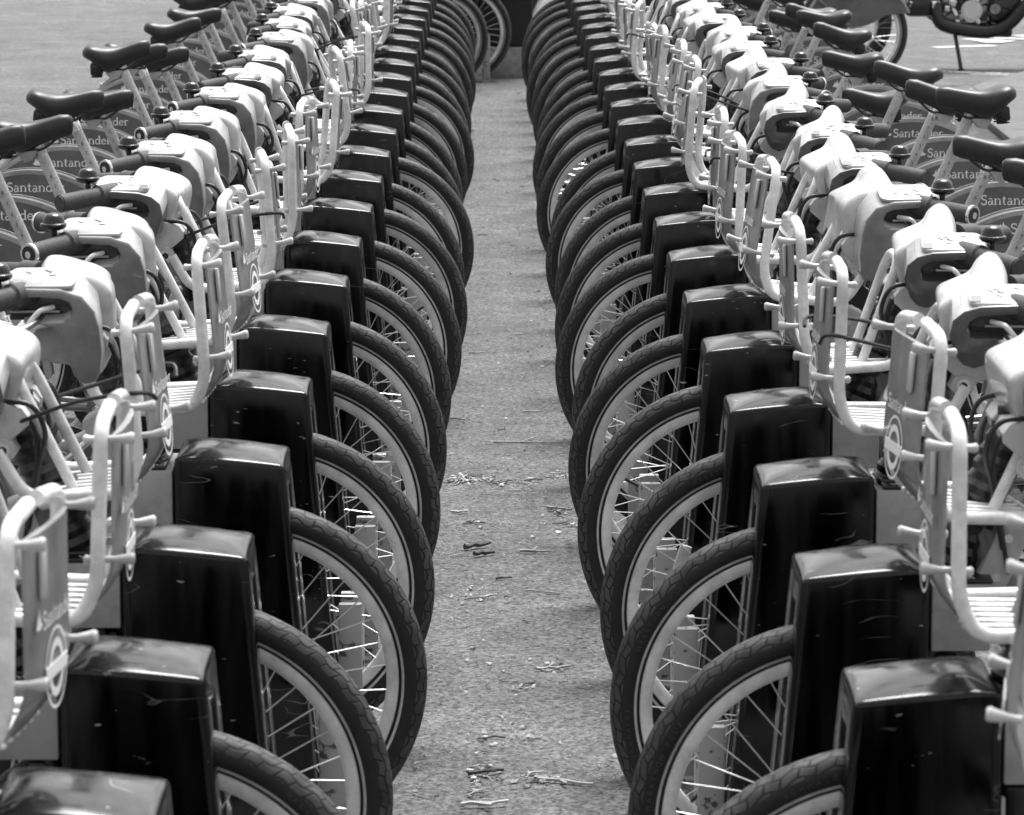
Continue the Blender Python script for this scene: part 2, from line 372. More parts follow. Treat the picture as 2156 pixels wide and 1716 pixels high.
def rpath(pts, rad, n=5):
    """round the corners of a polyline"""
    P = [Vector(p) for p in pts]; out = [P[0]]
    for i in range(1, len(P) - 1):
        a, b, c = P[i - 1], P[i], P[i + 1]
        d0 = (a - b); d1 = (c - b)
        k = min(rad if not isinstance(rad, (list, tuple)) else rad[i - 1], d0.length * .49, d1.length * .49)
        p0 = b + d0.normalized() * k; p1 = b + d1.normalized() * k
        for j in range(n + 1):
            t = j / n; out.append(p0 * (1 - t) ** 2 + b * 2 * t * (1 - t) + p1 * t * t)
    out.append(P[-1]); return out
def smooth_poly(pts, n=4):
    """closed Catmull-Rom through 2-D points"""
    N = len(pts); out = []
    for i in range(N):
        p0, p1, p2, p3 = [pts[(i + j - 1) % N] for j in range(4)]
        for k in range(n):
            t = k / n
            out.append(tuple(.5 * ((2 * p1[a]) + (-p0[a] + p2[a]) * t + (2 * p0[a] - 5 * p1[a] + 4 * p2[a] - p3[a]) * t * t + (-p0[a] + 3 * p1[a] - 3 * p2[a] + p3[a]) * t ** 3) for a in (0, 1)))
    return out
def spline(pts, n=5):
    P = [Vector(p) for p in pts]; out = []
    for i in range(len(P) - 1):
        p0 = P[max(i - 1, 0)]; p1 = P[i]; p2 = P[i + 1]; p3 = P[min(i + 2, len(P) - 1)]
        for k in range(n):
            t = k / n
            out.append(.5 * ((2 * p1) + (-p0 + p2) * t + (2 * p0 - 5 * p1 + 4 * p2 - p3) * t * t + (-p0 + 3 * p1 - 3 * p2 + p3) * t ** 3))
    out.append(P[-1]); return out

# ------------------------------------------------------------------ lettering (serif capitals and lower case drawn as strokes)
def text_mesh(body, size, thick=.0008, bold=0.0, shear=0):
    cu = bpy.data.curves.new("txt", 'FONT'); cu.body = body; cu.size = size; cu.extrude = thick
    cu.offset = bold; cu.align_x = 'CENTER'; cu.align_y = 'CENTER'; cu.resolution_u = 3; cu.shear = shear
    o = bpy.data.objects.new("txt", cu); S.collection.objects.link(o)
    dg = bpy.context.evaluated_depsgraph_get(); me = bpy.data.meshes.new_from_object(o.evaluated_get(dg))
    bpy.data.objects.remove(o); bpy.data.curves.remove(cu)
    return me
def add_text(mb, body, size, M, m, bold=0.0, shear=0):
    me = text_mesh(body, size, bold=bold, shear=shear)
    b = bmesh.new(); b.from_mesh(me); bpy.data.meshes.remove(me); mb.add(b, M, m)

# serif face of its own: each glyph a set of polylines with stroke widths (x right, y up, x-height .46, cap .68)
def serif_word(mb, word, h, M, m):
    """a small bronze-cut serif alphabet for the letters that occur on the bicycles"""
    th, tn = .105, .045
    def arc(cx, cy, rx, ry, a0, a1, n=12): return [(cx + rx * math.cos(R(a0 + (a1 - a0) * i / n)), cy + ry * math.sin(R(a0 + (a1 - a0) * i / n))) for i in range(n + 1)]
    G = {
     'S': (.50, [(arc(.24, .52, .16, .15, 35, 270, 12) + arc(.24, .19, .18, .18, 90, -145, 12)[0:], .095, None), ([(.40, .52), (.40, .68)], .035, None), ([(.05, .02), (.05, .20)], .035, None)]),
     'a': (.46, [([(.33, .30), (.33, .03)], th, None), (arc(.20, .30, .13, .155, 0, 150, 8), .06, None), (arc(.18, .125, .115, .125, 60, 360, 12), .075, None), ([(.33, .02), (.44, .02)], .045, None)]),
     'n': (.56, [([(.11, .45), (.11, .02)], th, None), (arc(.27, .28, .16, .165, 160, 0, 8), .06, None), ([(.43, .30), (.43, .02)], th, None), ([(.01, .022), (.21, .022)], .045, None), ([(.33, .022), (.53, .022)], .045, None), ([(.01, .44), (.11, .44)], .045, None)]),
     't': (.36, [([(.15, .60), (.15, .10)], th, None), (arc(.25, .12, .10, .10, 180, 300, 6), .06, None), ([(.02, .435), (.31, .435)], .05, None)]),
     'd': (.54, [([(.40, .70), (.40, .02)], th, None), (arc(.24, .225, .185, .205, 40, 320, 14), .08, None), ([(.29, .69), (.40, .69)], .045, None), ([(.40, .022), (.51, .022)], .045, None)]),
     'e': (.46, [(arc(.22, .225, .18, .205, 5, 320, 14), .08, None), ([(.05, .25), (.40, .25)], .045, None)]),
     'r': (.40, [([(.11, .45), (.11, .02)], th, None), (arc(.27, .27, .15, .165, 160, 50, 6), .075, None), ([(.01, .022), (.24, .022)], .045, None), ([(.01, .44), (.11, .44)], .045, None)]),
    }
    x = 0; W = sum(G[c][0] for c in word); z = 0
    idx = mb.mi(m)
    for c in word:
        adv, strokes = G[c]
        for pts, wd, _ in strokes:
            z += .00004
            n = len(pts); Lp, Rp = [], []
            for i in range(n):
                a = Vector(pts[max(i - 1, 0)]); b = Vector(pts[min(i + 1, n - 1)]); d = (b - a).normalized(); nn = Vector((-d.y, d.x)) * wd / 2
                p = Vector(pts[i]); Lp.append(p + nn); Rp.append(p - nn)
            vl = [mb.bm.verts.new(M @ Vector(((q.x + x - W / 2) * h, (q.y - .3) * h, z))) for q in Lp]
            vr = [mb.bm.verts.new(M @ Vector(((q.x + x - W / 2) * h, (q.y - .3) * h, z))) for q in Rp]
            for i in range(n - 1):
                f = mb.bm.faces.new([vl[i], vl[i + 1], vr[i + 1], vr[i]]); f.material_index = idx
        x += adv
    return W * h
def flame(mb, h, M, m):
    def poly(pts, z):
        f = mb.bm.faces.new([mb.bm.verts.new(M @ Vector((p[0] * h, p[1] * h, z))) for p in pts]); f.material_index = mb.mi(m)
    bowl = [(.5 * math.cos(a) , .17 * math.sin(a) - .12) for a in [2 * PI * k / 20 for k in range(20)]]
    poly(bowl, 0)
    poly(smooth_poly([(-.32, -.05), (-.30, .18), (-.16, .42), (-.14, .22), (0, .0), (-.1, -.1)], 3), .00005)
    poly(smooth_poly([(-.12, -.05), (-.06, .25), (.08, .62), (.12, .38), (.26, .12), (.2, -.08)], 3), .0001)

# frame for a text on the side y=const: viewer on the -y side (side=-1) or +y side
def side_M(x, y, z, side):
    if side < 0: X, Y, Z = Vector((1, 0, 0)), Vector((0, 0, 1)), Vector((0, -1, 0))
    else: X, Y, Z = Vector((-1, 0, 0)), Vector((0, 0, 1)), Vector((0, 1, 0))
    M = Matrix.Identity(4)
    for i in range(3): M[i][0] = X[i]; M[i][1] = Y[i]; M[i][2] = Z[i]
    M[0][3], M[1][3], M[2][3] = x, y, z
    return M

# ------------------------------------------------------------------ wheel (axle along y, centre at origin)
WR = 0.320
def wheel(parent, c, name, tread, seed, hub_big=False, reflector=True):
    root = empty(name, c, 0, parent)
    rnd = random.Random(seed)
    # tyre
    mb = MB(); uvl = mb.bm.loops.layers.uv.new('UVMap')
    prof = []   # (radius, y, zone)
    tr = .0265; rc = WR - tr
    angs = [-156 + 312 * i / 26 for i in range(27)]
    N = 112
    rings = []
    for i in range(N):
        a = 2 * PI * i / N
        row = []
        for t in angs:
            rr = rc + tr * math.cos(R(t)); y = tr * .93 * math.sin(R(t))
            if abs(t) < 58: rr += .0012
            row.append(mb.bm.verts.new((rr * math.cos(a), y, rr * math.sin(a))))
        rings.append(row)
    for i in range(N):
        A, B = rings[i], rings[(i + 1) % N]
        for j in range(len(angs) - 1):
            mid = abs((angs[j] + angs[j + 1]) / 2)
            m = tread if mid < 75 else ('tyre_line' if 119 < mid < 127 else 'sidewall')
            f = mb.face([A[j], B[j], B[j + 1], A[j + 1]], m)
            for l, (ii, jj) in zip(f.loops, ((i, j), (i + 1, j), (i + 1, j + 1), (i, j + 1))):
                l[uvl].uv = (ii / N, jj / (len(angs) - 1) * 2)
    if tread == 'tread_chevron':
        for sd in (-1, 1):
            for word, a0 in (('SCHWALBE', 60), ('MARATHON PLUS', 22), ('SCHWALBE', 240), ('MARATHON PLUS', 202)):
                for k, chh in enumerate(word):
                    a = R(a0 - k * 2.3) if sd < 0 else R(180 - a0 + k * 2.3)
                    if chh == ' ': continue
                    rr = WR - tr - .002
                    X = Vector((math.sin(a), 0, -math.cos(a))) if sd < 0 else Vector((-math.sin(a), 0, math.cos(a)))
                    Yv = Vector((math.cos(a), 0, math.sin(a))); Z = Vector((0, sd, 0))
                    M = Matrix.Identity(4); p = Yv * rr + Z * (tr * .93 + .0001)
                    for q in range(3): M[q][0] = X[q]; M[q][1] = Yv[q]; M[q][2] = Z[q]; M[q][3] = p[q]
                    add_text(mb, chh, .011, M, 'letter_grey')
    mb.build('tyre', root, 60)
    # rim
    mb = MB(); pr = [(WR - .0495, -.0145), (WR - .0495, .0145), (WR - .0515, .0165), (WR - .0640, .0155), (WR - .0715, .009), (WR - .0715, -.009), (WR - .0640, -.0155), (WR - .0515, -.0165)]
    N2 = 96; rg = [[mb.bm.verts.new((r * math.cos(2 * PI * i / N2), y, r * math.sin(2 * PI * i / N2))) for r, y in pr] for i in range(N2)]
    for i in range(N2):
        A, B = rg[i], rg[(i + 1) % N2]
        for j in range(8): mb.face([A[j], B[j], B[(j + 1) % 8], A[(j + 1) % 8]], 'rim_metal')
    va = rnd.random() * 6.28
    mb.cyl(((WR - .069) * math.cos(va), 0, (WR - .069) * math.sin(va)), ((WR - .105) * math.cos(va), 0, (WR - .105) * math.sin(va)), .0035, 'black_rubber', seg=8)
    mb.build('rim', root, 40)
    # spokes
    mb = MB(); off = rnd.random() * .17
    for k in range(36):
        a = 2 * PI * k / 36 + off; sd = 1 if k % 2 else -1
        tw = R(62) * (1 if (k // 2) % 2 else -1)
        hr = .024 if not hub_big else .04
        mb.tube([((WR - .068) * math.cos(a), 0.004 * sd, (WR - .068) * math.sin(a)), (hr * math.cos(a + tw), .030 * sd, hr * math.sin(a + tw))], .0012, 'spoke_metal', seg=5, cap=False)
    mb.build('spokes', root)
    # hub
    mb = MB(); hr = .016 if not hub_big else .035
    mb.cyl((0, -.036, 0), (0, .036, 0), hr, 'hub_metal', seg=20)
    for sd in (-1, 1): mb.cyl((0, sd * .028, 0), (0, sd * .033, 0), hr + .012, 'hub_metal', seg=20)
    mb.cyl((0, -.058, 0), (0, .058, 0), .006, 'silver', seg=10)
    for sd in (-1, 1): mb.cyl((0, sd * .050, 0), (0, sd * .058, 0), .012, 'silver', seg=6)
    mb.build('hub', root)
    if reflector:
        mb = MB(); a = rnd.choice([.6, 2.2, -.5, 3.5, 1.2]); c0 = Vector((.19 * math.cos(a), 0, .19 * math.sin(a)))
        mb.box(c0, (.024, .012, .075), 'reflector', .004, Euler((0, -a + .2, 0)))
        mb.box(c0 + Vector((0, -.004, 0)), (.012, .010, .03), 'white_ink', .002, Euler((0, -a + .2, 0)))
        mb.build('reflector', root)
    return root
mat('letter_grey', 0.045, 0.6)

# ------------------------------------------------------------------ bicycle: front hub above origin, pointing to +x
HS = [-.03, 0, .02, .05, .08, .03]
def bicycle(kind, tread, seed, near):
    rnd = random.Random(seed)
    b = empty('hire_bicycle')
    wheel(b, (0, 0, WR), 'front_wheel', tread, seed)
    wheel(b, (-1.07, 0, WR), 'rear_wheel', tread, seed + 50, hub_big=True, reflector=False)
    # fork
    mb = MB()
    for sd in (-1, 1):
        mb.tube(rpath([(-.155, sd * .03, .715), (-.15, sd * .048, .66), (-.055, sd * .050, .42), (0, sd * .050, WR)], .05), .011, 'black_plastic', 10)
    mb.box((-.155, 0, .71), (.045, .085, .03), 'black_plastic', .008)
    mb.build('fork', b)
    # black steering column with ribbed gaiter
    mb = MB(); p0 = Vector((-.262, 0, .955)); p1 = Vector((-.158, 0, .71))
    pts = [p0.lerp(p1, i / 24) for i in range(25)]
    mb.tube(pts, .03, 'black_plastic', 18, radii=[.036 - (.004 if i % 2 else 0) for i in range(25)])
    mb.cyl(p0.lerp(p1, .55), p0.lerp(p1, .65), .043, 'black_plastic', seg=18)
    mb.build('steering_column', b)
    # frame: low step-through beam, seat tube, stays
    mb = MB()
    mb.tube(spline([(-.21, 0, .80), (-.27, 0, .62), (-.38, 0, .44), (-.52, 0, .34), (-.62, 0, .30)], 5), .034, 'frame_paint', 14)
    mb.tube([(-.60, 0, .29), (-.735, 0, .62)], .021, 'frame_paint', 14)
    for sd in (-1, 1):
        mb.tube(rpath([(-.60, sd * .03, .29), (-.72, sd * .055, .30), (-1.07, sd * .062, WR)], .06), .011, 'frame_paint', 8)
        mb.tube(rpath([(-.72, sd * .02, .59), (-.78, sd * .05, .56), (-1.07, sd * .062, WR)], .04), .009, 'frame_paint', 8)
    mb.cyl((-.60, -.045, .29), (-.60, .045, .29), .028, 'frame_paint', seg=16)
    mb.box((-.235, 0, .74), (.05, .075, .13), 'bracket_metal', .010, Euler((0, R(-22), 0)))
    for sd in (-1, 1):
        for dz in (.03, -.03): mb.cyl((-.235 - dz * .3, sd * .037, .745 + dz), (-.235 - dz * .3, sd * .042, .745 + dz), .007, 'silver', seg=10)
    mb.build('frame', b)
    # crankset and pedals
    mb = MB()
    mb.cyl((-.60, .05, .29), (-.60, .056, .29), .075, 'black_plastic', seg=24); mb.cyl((-.60, -.07, .29), (-.60, .07, .29), .009, 'silver')
    for sd, a in ((-1, 40), (1, 220)):
        d = Vector((math.cos(R(a)), 0, math.sin(R(a)))) * .16
        mb.tube([Vector((-.60, sd * .062, .29)), Vector((-.60, sd * .068, .29)) + d], .009, 'silver', 8)
    mb.build('crankset', b)
    for sd, a in ((-1, 40), (1, 220)):
        mb = MB(); d = Vector((math.cos(R(a)), 0, math.sin(R(a)))) * .16
        mb.box(Vector((-.60, sd * .12, .29)) + d, (.075, .085, .022), 'black_rubber', .005); mb.build('pedal', b)
    # rear mudguard with panels
    mb = MB(); cx, cz = -1.07, WR
    def arcband(r0, r1, y0, y1, a0, a1, m, n=44):
        rg = []
        for i in range(n + 1):
            a = R(a0 + (a1 - a0) * i / n); c, s_ = math.cos(a), math.sin(a)
            rg.append([(cx + r * c, y, cz + r * s_) for r, y in ((r0, y0), (r0, y1), (r1, y1), (r1, y0))])
        mb.loft(rg, m)
    arcband(.349, .353, -.036, .036, 8, 158, 'guard_dark')
    for sd in (-1, 1):
        arcband(.341, .357, sd * .036 - .0025, sd * .036 + .0025, 8, 158, 'guard_edge')
    gd = mb.build('rear_mudguard', b)
    mb = MB()
    for sd in (-1, 1):
        ys = sd * .040
        n = 40; ring_o = []; ring_i = []
        for i in range(n + 1):
            a = R(14 + (144) * i / n)
            ring_o.append((cx + .343 * math.cos(a), cz + .343 * math.sin(a)))
        lower = [(cx - .26, cz + .125), (cx - .17, cz + .115), (cx - .10, cz + .07), (cx - .03, cz + .045), (cx + .08, cz + .04), (cx + .20, cz + .05), (cx + .28, cz + .07)]
        mb.prism(ring_o + lower, ys - .0015, ys + .0015, 'guard_panel')
    mb.build('mudguard_panel', gd)
    for sd in (-1, 1):
        mb = MB()
        for r_, w_ in ():
            pts = [(cx + r_ * math.cos(R(a)), sd * .0425, cz + r_ * math.sin(R(a))) for a in range(20, 172, 4)]
            if w_ > .005: pts = None
            if pts: mb.tube(pts, .0016, 'guard_edge', 5)
        Ms = side_M(cx + (.02 if sd < 0 else -.02), sd * .0422, cz + .300, sd)
        serif_word(mb, 'Santander', .043, Ms, 'white_ink')
        flame(mb, .034, side_M(cx - (.095 if sd < 0 else -.095), sd * .0422, cz + .301, sd), 'white_ink')
        for k, (dx, dz) in enumerate(() if True else ((-.20, .21), (-.17, .235), (-.225, .19), (.18, .225), (.205, .20), (.19, .175))):
            Mk = side_M(cx + dx, sd * .0422, cz + dz, sd)
            star = [(.008 * (1 if q % 2 else .45) * math.cos(q * PI / 5 + k), .008 * (1 if q % 2 else .45) * math.sin(q * PI / 5 + k)) for q in range(10)]
            f = mb.bm.faces.new([mb.bm.verts.new(Mk @ Vector((p[0], p[1], 0))) for p in star]); f.material_index = mb.mi('white_ink')
        mb.build('panel_lettering', gd)
    # tail light on mudguard
    mb = MB(); mb.box((-1.385, 0, .50), (.03, .06, .05), 'black_plastic', .008, Euler((0, R(-30), 0))); mb.box((-1.403, 0, .504), (.012, .05, .04), 'tail_lens', .005, Euler((0, R(-30), 0)))
    mb.build('tail_light', b)
    # seat post with height marks
    h = HS[hash((seed * 7) % 6)] ; sd_top = Vector((-.835 - h * .42, 0, .845 + h))
    mb = MB(); base = Vector((-.715, 0, .57))
    mb.tube([base, sd_top], .0165, 'post_metal', 16)
    mb.tube(spline([sd_top - Vector((-.004, 0, .01)), sd_top + Vector((-.003, 0, .008)), sd_top + Vector((-.012, 0, .018))], 4), .018, 'silver', 14)
    d = (sd_top - base).normalized()
    for k in range(8):
        for sd in (-1, 1):
            p = base + d * (.07 + k * .03)
            M = side_M(p.x, sd * .0168, p.z, sd)
            add_text(mb, '123456789'[k], .014, M, 'label_dark')
    mb.build('seat_post', b)
    # seat clamp with quick release
    mb = MB()
    mb.cyl(base - d * .01, base + d * .05, .026, 'black_plastic', seg=16)
    mb.cyl(base + d * .045, base + d * .068, .024, 'silver', seg=16)
    mb.box(base + d * .056 + Vector((-.03, 0, 0)), (.03, .03, .018), 'silver', .003)
    mb.cyl(base + d * .056 + Vector((-.034, -.03, 0)), base + d * .056 + Vector((-.034, .03, 0)), .007, 'silver', seg=10)
    mb.box(base + d * .056 + Vector((-.0, -.034, .004)), (.09, .008, .016), 'bracket_metal', .004, Euler((0, R(14), 0)))
    mb.cyl(base + d * .02 + Vector((.02, 0, .0)), base + d * .02 + Vector((.12, 0, .055)), .016, 'tube_paint', seg=14)
    mb.build('seat_clamp', b)
    # saddle
    st = empty('saddle', (sd_top.x - .012, 0, sd_top.z + .016), 0, b); st.scale = (.95, .95, .95)
    mb = MB(); rings = []
    #   x,   half width, top z, bottom z
    prof = [(.122, .008, .046, .016), (.119, .018, .057, .004), (.108, .024, .063, -.003), (.085, .028, .063, -.010), (.055, .033, .057, -.018), (.025, .041, .050, -.030), (-.002, .052, .045, -.044), (-.026, .064, .044, -.052),
            (-.048, .074, .047, -.047), (-.070, .080, .052, -.028), (-.090, .078, .054, -.010), (-.106, .066, .050, .000), (-.116, .044, .040, .006), (-.120, .020, .030, .012)]
    for x, hw, zt, zb in prof:
        ring = []
        for k in range(20):
            a = 2 * PI * k / 20; ca, sa = math.cos(a), math.sin(a)
            y = hw * (abs(ca) ** .75) * (1 if ca >= 0 else -1)
            zm = zb + (zt - zb) * .5; hz = (zt - zb) * .5
            z = zm + hz * (abs(sa) ** .8) * (1 if sa >= 0 else -1)
            if sa > 0: z -= .003 * (1 - abs(ca)) * (1 if x < .06 else 0)      # centre channel
            else: z += .003 * (1 - abs(ca))
            ring.append((x, y, z))
        rings.append(ring)
    mb.loft(rings, 'saddle_vinyl'); mb.build('saddle_cover', st, 60)
    mb = MB()
    for sd in (-1, 1):
        mb.tube(rpath([(.085, sd * .010, .002), (.035, sd * .020, -.040), (-.05, sd * .022, -.044), (-.085, sd * .035, -.012)], .02), .0038, 'black_plastic', 8)
    mb.prism([(.025, -.038), (-.040, -.038), (-.040, -.052), (-.018, -.078), (.005, -.070)], -.024, .024, 'bracket_metal', .004)
    for sd in (-1, 1):
        mb.box((-.072, sd * .028, -.035), (.044, .034, .045), 'black_plastic', .008)
        for k in range(3): mb.cyl((-.072, sd * .028, -.044 - k * .008), (-.072, sd * .028, -.048 - k * .008), .020, 'black_plastic', seg=14)
    mb.build('saddle_rails', st)
    # ---------------- handlebar console
    con = empty('handlebar_console', (0, 0, 0), 0, b)
    mb = MB()
    low = [(-.338, .975), (-.312, .935), (-.285, .915), (-.258, .93), (-.240, .97)]
    if kind == 'hooded': low = [(-.325, .965), (-.302, .92), (-.280, .884), (-.248, .876), (-.222, .925)]
    if kind == 'hooded': mid = [(-.220, 1.00), (-.226, 1.030), (-.250, 1.050), (-.280, 1.058), (-.302, 1.060), (-.322, 1.060), (-.345, 1.054), (-.354, 1.02)] + low
    else: mid = [(-.232, 1.008), (-.236, 1.026), (-.256, 1.040), (-.280, 1.046), (-.302, 1.050), (-.322, 1.052), (-.342, 1.046), (-.352, 1.02)] + low
    if near > 0: far = [(-.232, 1.010), (-.236, 1.030), (-.262, 1.043), (-.288, 1.056), (-.302, 1.078), (-.322, 1.090), (-.342, 1.078), (-.354, 1.04)] + low
    else: far = [(-.232, 1.010), (-.238, 1.032), (-.258, 1.046), (-.284, 1.054), (-.304, 1.060), (-.326, 1.064), (-.346, 1.060), (-.356, 1.03)] + low
    def mixp(a, c, t): return [(p[0] * (1 - t) + q[0] * t, p[1] * (1 - t) + q[1] * t) for p, q in zip(a, c)]
    rings = []
    for y, t, sc in ((.082, 0, .86), (.077, 0, .97), (.07, 0, 1), (.03, 0, 1), (-.02, .1, 1), (-.05, .45, 1), (-.08, .85, 1), (-.10, 1, 1), (-.14, 1, 1), (-.155, 1, .97), (-.165, 1, .90), (-.171, 1, .78)):
        pp = smooth_poly(mixp(mid, far, t), 4)
        if sc < 1:
            cx_, cz_ = -.295, .985; pp = [(cx_ + (p[0] - cx_) * sc, cz_ + (p[1] - cz_) * sc) for p in pp]
        if near < 0 and y < 0: y *= .80
        rings.append([(p[0], y * near, p[1]) for p in pp])
    mb.loft(rings, 'white_plastic')
    mb.build('console_body', con, 60)
    for sd in (-1, 1):
        if sd == near:
            mb = MB()
            if kind == 'cupped':
                poly = [(-.402, 1.049), (-.398, 1.059), (-.36, 1.064), (-.30, 1.061), (-.272, 1.053), (-.254, 1.038), (-.249, 1.012), (-.252, .982), (-.260, .950), (-.272, .936), (-.290, .930), (-.306, .935), (-.315, .948), (-.323, .975), (-.332, .998), (-.338, 1.002),
                        (-.294, 1.004), (-.282, 1.010), (-.277, 1.022), (-.282, 1.036), (-.296, 1.044), (-.32, 1.047), (-.36, 1.049)]
                m = 'cup_plastic'
            else:
                poly = [(-.412, 1.050), (-.408, 1.062), (-.37, 1.068), (-.305, 1.066), (-.268, 1.054), (-.245, 1.026), (-.238, .98), (-.234, .93), (-.238, .895), (-.250, .877), (-.268, .874), (-.284, .888), (-.295, .92), (-.305, .95), (-.318, .980), (-.338, .998), (-.368, 1.004),
                        (-.335, 1.010), (-.300, 1.013), (-.288, 1.020), (-.285, 1.031), (-.291, 1.043), (-.305, 1.049), (-.345, 1.052), (-.40, 1.051)]
                m = 'hood_plastic'
            y0, y1 = (.084, .158) if sd > 0 else (-.158, -.084)
            mb.prism(poly, y0, y1, m, .006, seg=3)
            for v in mb.bm.verts:
                v.co.z -= .38 * (abs(v.co.y) - .084) * max(0, min(1, (v.co.z - .97) / .04))
                if v.co.z < .97: v.co.y -= sd * .10 * (.97 - v.co.z)
            mb.bm.normal_update(); bmesh.ops.recalc_face_normals(mb.bm, faces=mb.bm.faces)
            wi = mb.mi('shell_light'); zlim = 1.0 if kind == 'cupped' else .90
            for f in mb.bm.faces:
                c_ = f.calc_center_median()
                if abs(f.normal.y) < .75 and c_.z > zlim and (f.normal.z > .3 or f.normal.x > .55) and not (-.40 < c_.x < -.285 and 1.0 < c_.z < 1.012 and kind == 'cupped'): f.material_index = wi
            wing = mb.build('console_wing', con, 40)
            mb = MB()
            zt = 1.062 if kind == 'cupped' else 1.067
            plate(mb, -.336, sd * .121, .112, .064, .016, zt - .001, zt + .0035, 'label_light' if kind == 'cupped' else 'shell_light')
            if kind == 'cupped':
                mb.box((-.292, sd * .140, zt + .0046), (.018, .020, .0008), 'label_dark')
            for q in range(7 if kind == 'cupped' else 4):
                x0 = -.31 - rnd.random() * .06; yy = sd * (.100 + rnd.random() * .042)
                mb.tube([(x0, yy, zt + .0044), (x0 - .008 * rnd.random() - .003, yy + sd * .006 * (rnd.random() - .5), zt + .0046), (x0 - .010, yy + .006, zt + .0044)], .0008, 'scribble', 4)
            for v in mb.bm.verts: v.co.z -= .38 * (abs(v.co.y) - .084)
            mb.build('label_plate', wing)
            mb = MB(); zs = 1.005
            mb.box((-.330, sd * .112, 1.024), (.125, .040, .052 if kind == 'cupped' else .044), 'black_plastic', .001)  # black block stands in for the shade inside the open slot
            for v in mb.bm.verts: v.co.z -= .38 * (abs(v.co.y) - .084)
            mb.box((-.350, sd * .136, .999), (.085, .006, .004), 'bracket_metal', .001)
            mb.build('slot_shade_and_bar', wing)
            mb = MB()
            mb.tube(rpath([(-.318, sd * .14, zs + .002), (-.340, sd * .166, zs), (-.362, sd * .172, zs - .026), (-.348, sd * .178, zs - .034)], .010), .0045, 'tube_paint', 8)
            mb.build('bag_hook', wing)
        # grip, bell, brake lever
        mb = MB()
        g0 = Vector((-.355, sd * .118, 1.030)); g1 = Vector((-.452, sd * .232, 1.018))
        mb.tube([g0, g0.lerp(g1, .30), g0.lerp(g1, .33), g0.lerp(g1, .36), g1], .02, 'grip_rubber', 18, radii=[.0225, .0225, .024, .0195, .0185])
        dd = (g1 - g0).normalized()
        if kind == 'hooded':
            mb.cyl(g1 - dd * .003, g1 + dd * .003, .0215, 'silver', seg=22); mb.cyl(g1 + dd * .001, g1 + dd * .004, .0165, 'black_plastic', seg=22)
            mb.cyl(g1 + dd * .003, g1 + dd * .006, .007, 'silver', seg=14)
        else:
            mb.cyl(g1 - dd * .001, g1 + dd * .003, .0165, 'grip_rubber', seg=18)
        mb.build('grip', con)
        if sd != near: continue
        mb = MB()
        bc = Vector((-.410, sd * .145, 1.066))
        mb.loft([[(bc.x + r * math.cos(2 * PI * k / 20), bc.y + r * math.sin(2 * PI * k / 20), bc.z + z) for k in range(20)] for r, z in ((.012, -.014), (.022, -.010), (.0255, -.006), (.0255, -.001), (.0215, .001), (.020, .010), (.015, .0165), (.006, .019))], 'bell_black')
        mb.cyl(bc - Vector((0, 0, .04)), bc - Vector((0, 0, .008)), .006, 'black_plastic', seg=8)
        mb.build('bell', con)
        mb = MB()
        mb.tube(spline([(-.335, sd * .13, .996), (-.345, sd * .17, .985), (-.38, sd * .23, .975), (-.41, sd * .25, .978)], 4), .005, 'silver', 8)
        mb.build('brake_lever', con)
    # bracket below the console, with bolts
    mb = MB()
    mb.prism(smooth_poly([(-.232, .958), (-.225, .93), (-.255, .905), (-.245, .885), (-.262, .876), (-.282, .885), (-.29, .90), (-.35, .91), (-.39, .925), (-.392, .955), (-.345, .965), (-.29, .97)], 2), -.105, .105, 'bracket_metal', .006)
    mb.box((-.372, -near * .07, .935), (.060, .006, .085), 'bracket_metal', .002, Euler((0, R(-25), 0)))
    for sd in (-1, 1):
        mb.cyl((-.262, sd * .100, .895), (-.262, sd * .118, .895), .0175, 'bracket_metal', seg=20)
        mb.cyl((-.262, sd * .117, .895), (-.262, sd * .1195, .895), .0115, 'silver', seg=16)
        mb.cyl((-.262, sd * .119, .895), (-.262, sd * .1205, .895), .0075, 'black_plastic', seg=6)
    mb.build('console_bracket', b)
    # ---------------- front rack
    bk = empty('front_rack', (0, 0, 0), 0, b)
    mb = MB(); tr = .0100
    for sd in (-1, 1):
        y = sd * .118
        mb.tube(rpath([(-.262, y, .895), (-.228, y, .818), (-.075, y, .812), (-.050, y, .862), (-.044, y, 1.075), (-.046, sd * .02, 1.083)], [.035, .06, .05, .035], 6), tr, 'tube_paint', 12)
    mb.build('rack_tubes', bk, 70)
    mb = MB()
    mb.tube(rpath([(-.165, -.062, .818), (-.236, -.062, 1.010), (-.236, .062, 1.010), (-.165, .062, .818)], [.045, .045], 7), .0088, 'tube_paint', 12)
    mb.build('rear_loop', bk, 70)
    mb = MB()
    for y in (-.075, -.045, -.015, .015, .045, .075):
        mb.box((-.145, y, .8165), (.165, .012, .006), 'tube_paint', .002)
    mb.box((-.22, 0, .815), (.012, .225, .012), 'tube_paint', .004); mb.box((-.075, 0, .8195), (.012, .225, .010), 'tube_paint', .004)
    mb.box((-.15, 0, .8095), (.10, .16, .005), 'white_plastic', .002)
    mb.build('rack_floor', bk)
    # shield panel on the front
    mb = MB()
    rg = []
    for i in range(15):
        t = i / 14; z = 1.058 - t * .255
        hw = .098 if t < .55 else .098 - .038 * ((t - .55) / .45) ** 2.2
        x = -.030 + (0 if t < .62 else -.055 * ((t - .62) / .38) ** 2)
        rg.append([(x, -hw, z), (x + .006, -hw * .6, z), (x + .0075, 0, z), (x + .006, hw * .6, z), (x, hw, z), (x - .004, hw, z), (x - .0005, 0, z), (x - .004, -hw, z)])
    mb.loft(rg, 'panel_grey')
    mb.build('shield_panel', bk, 50)
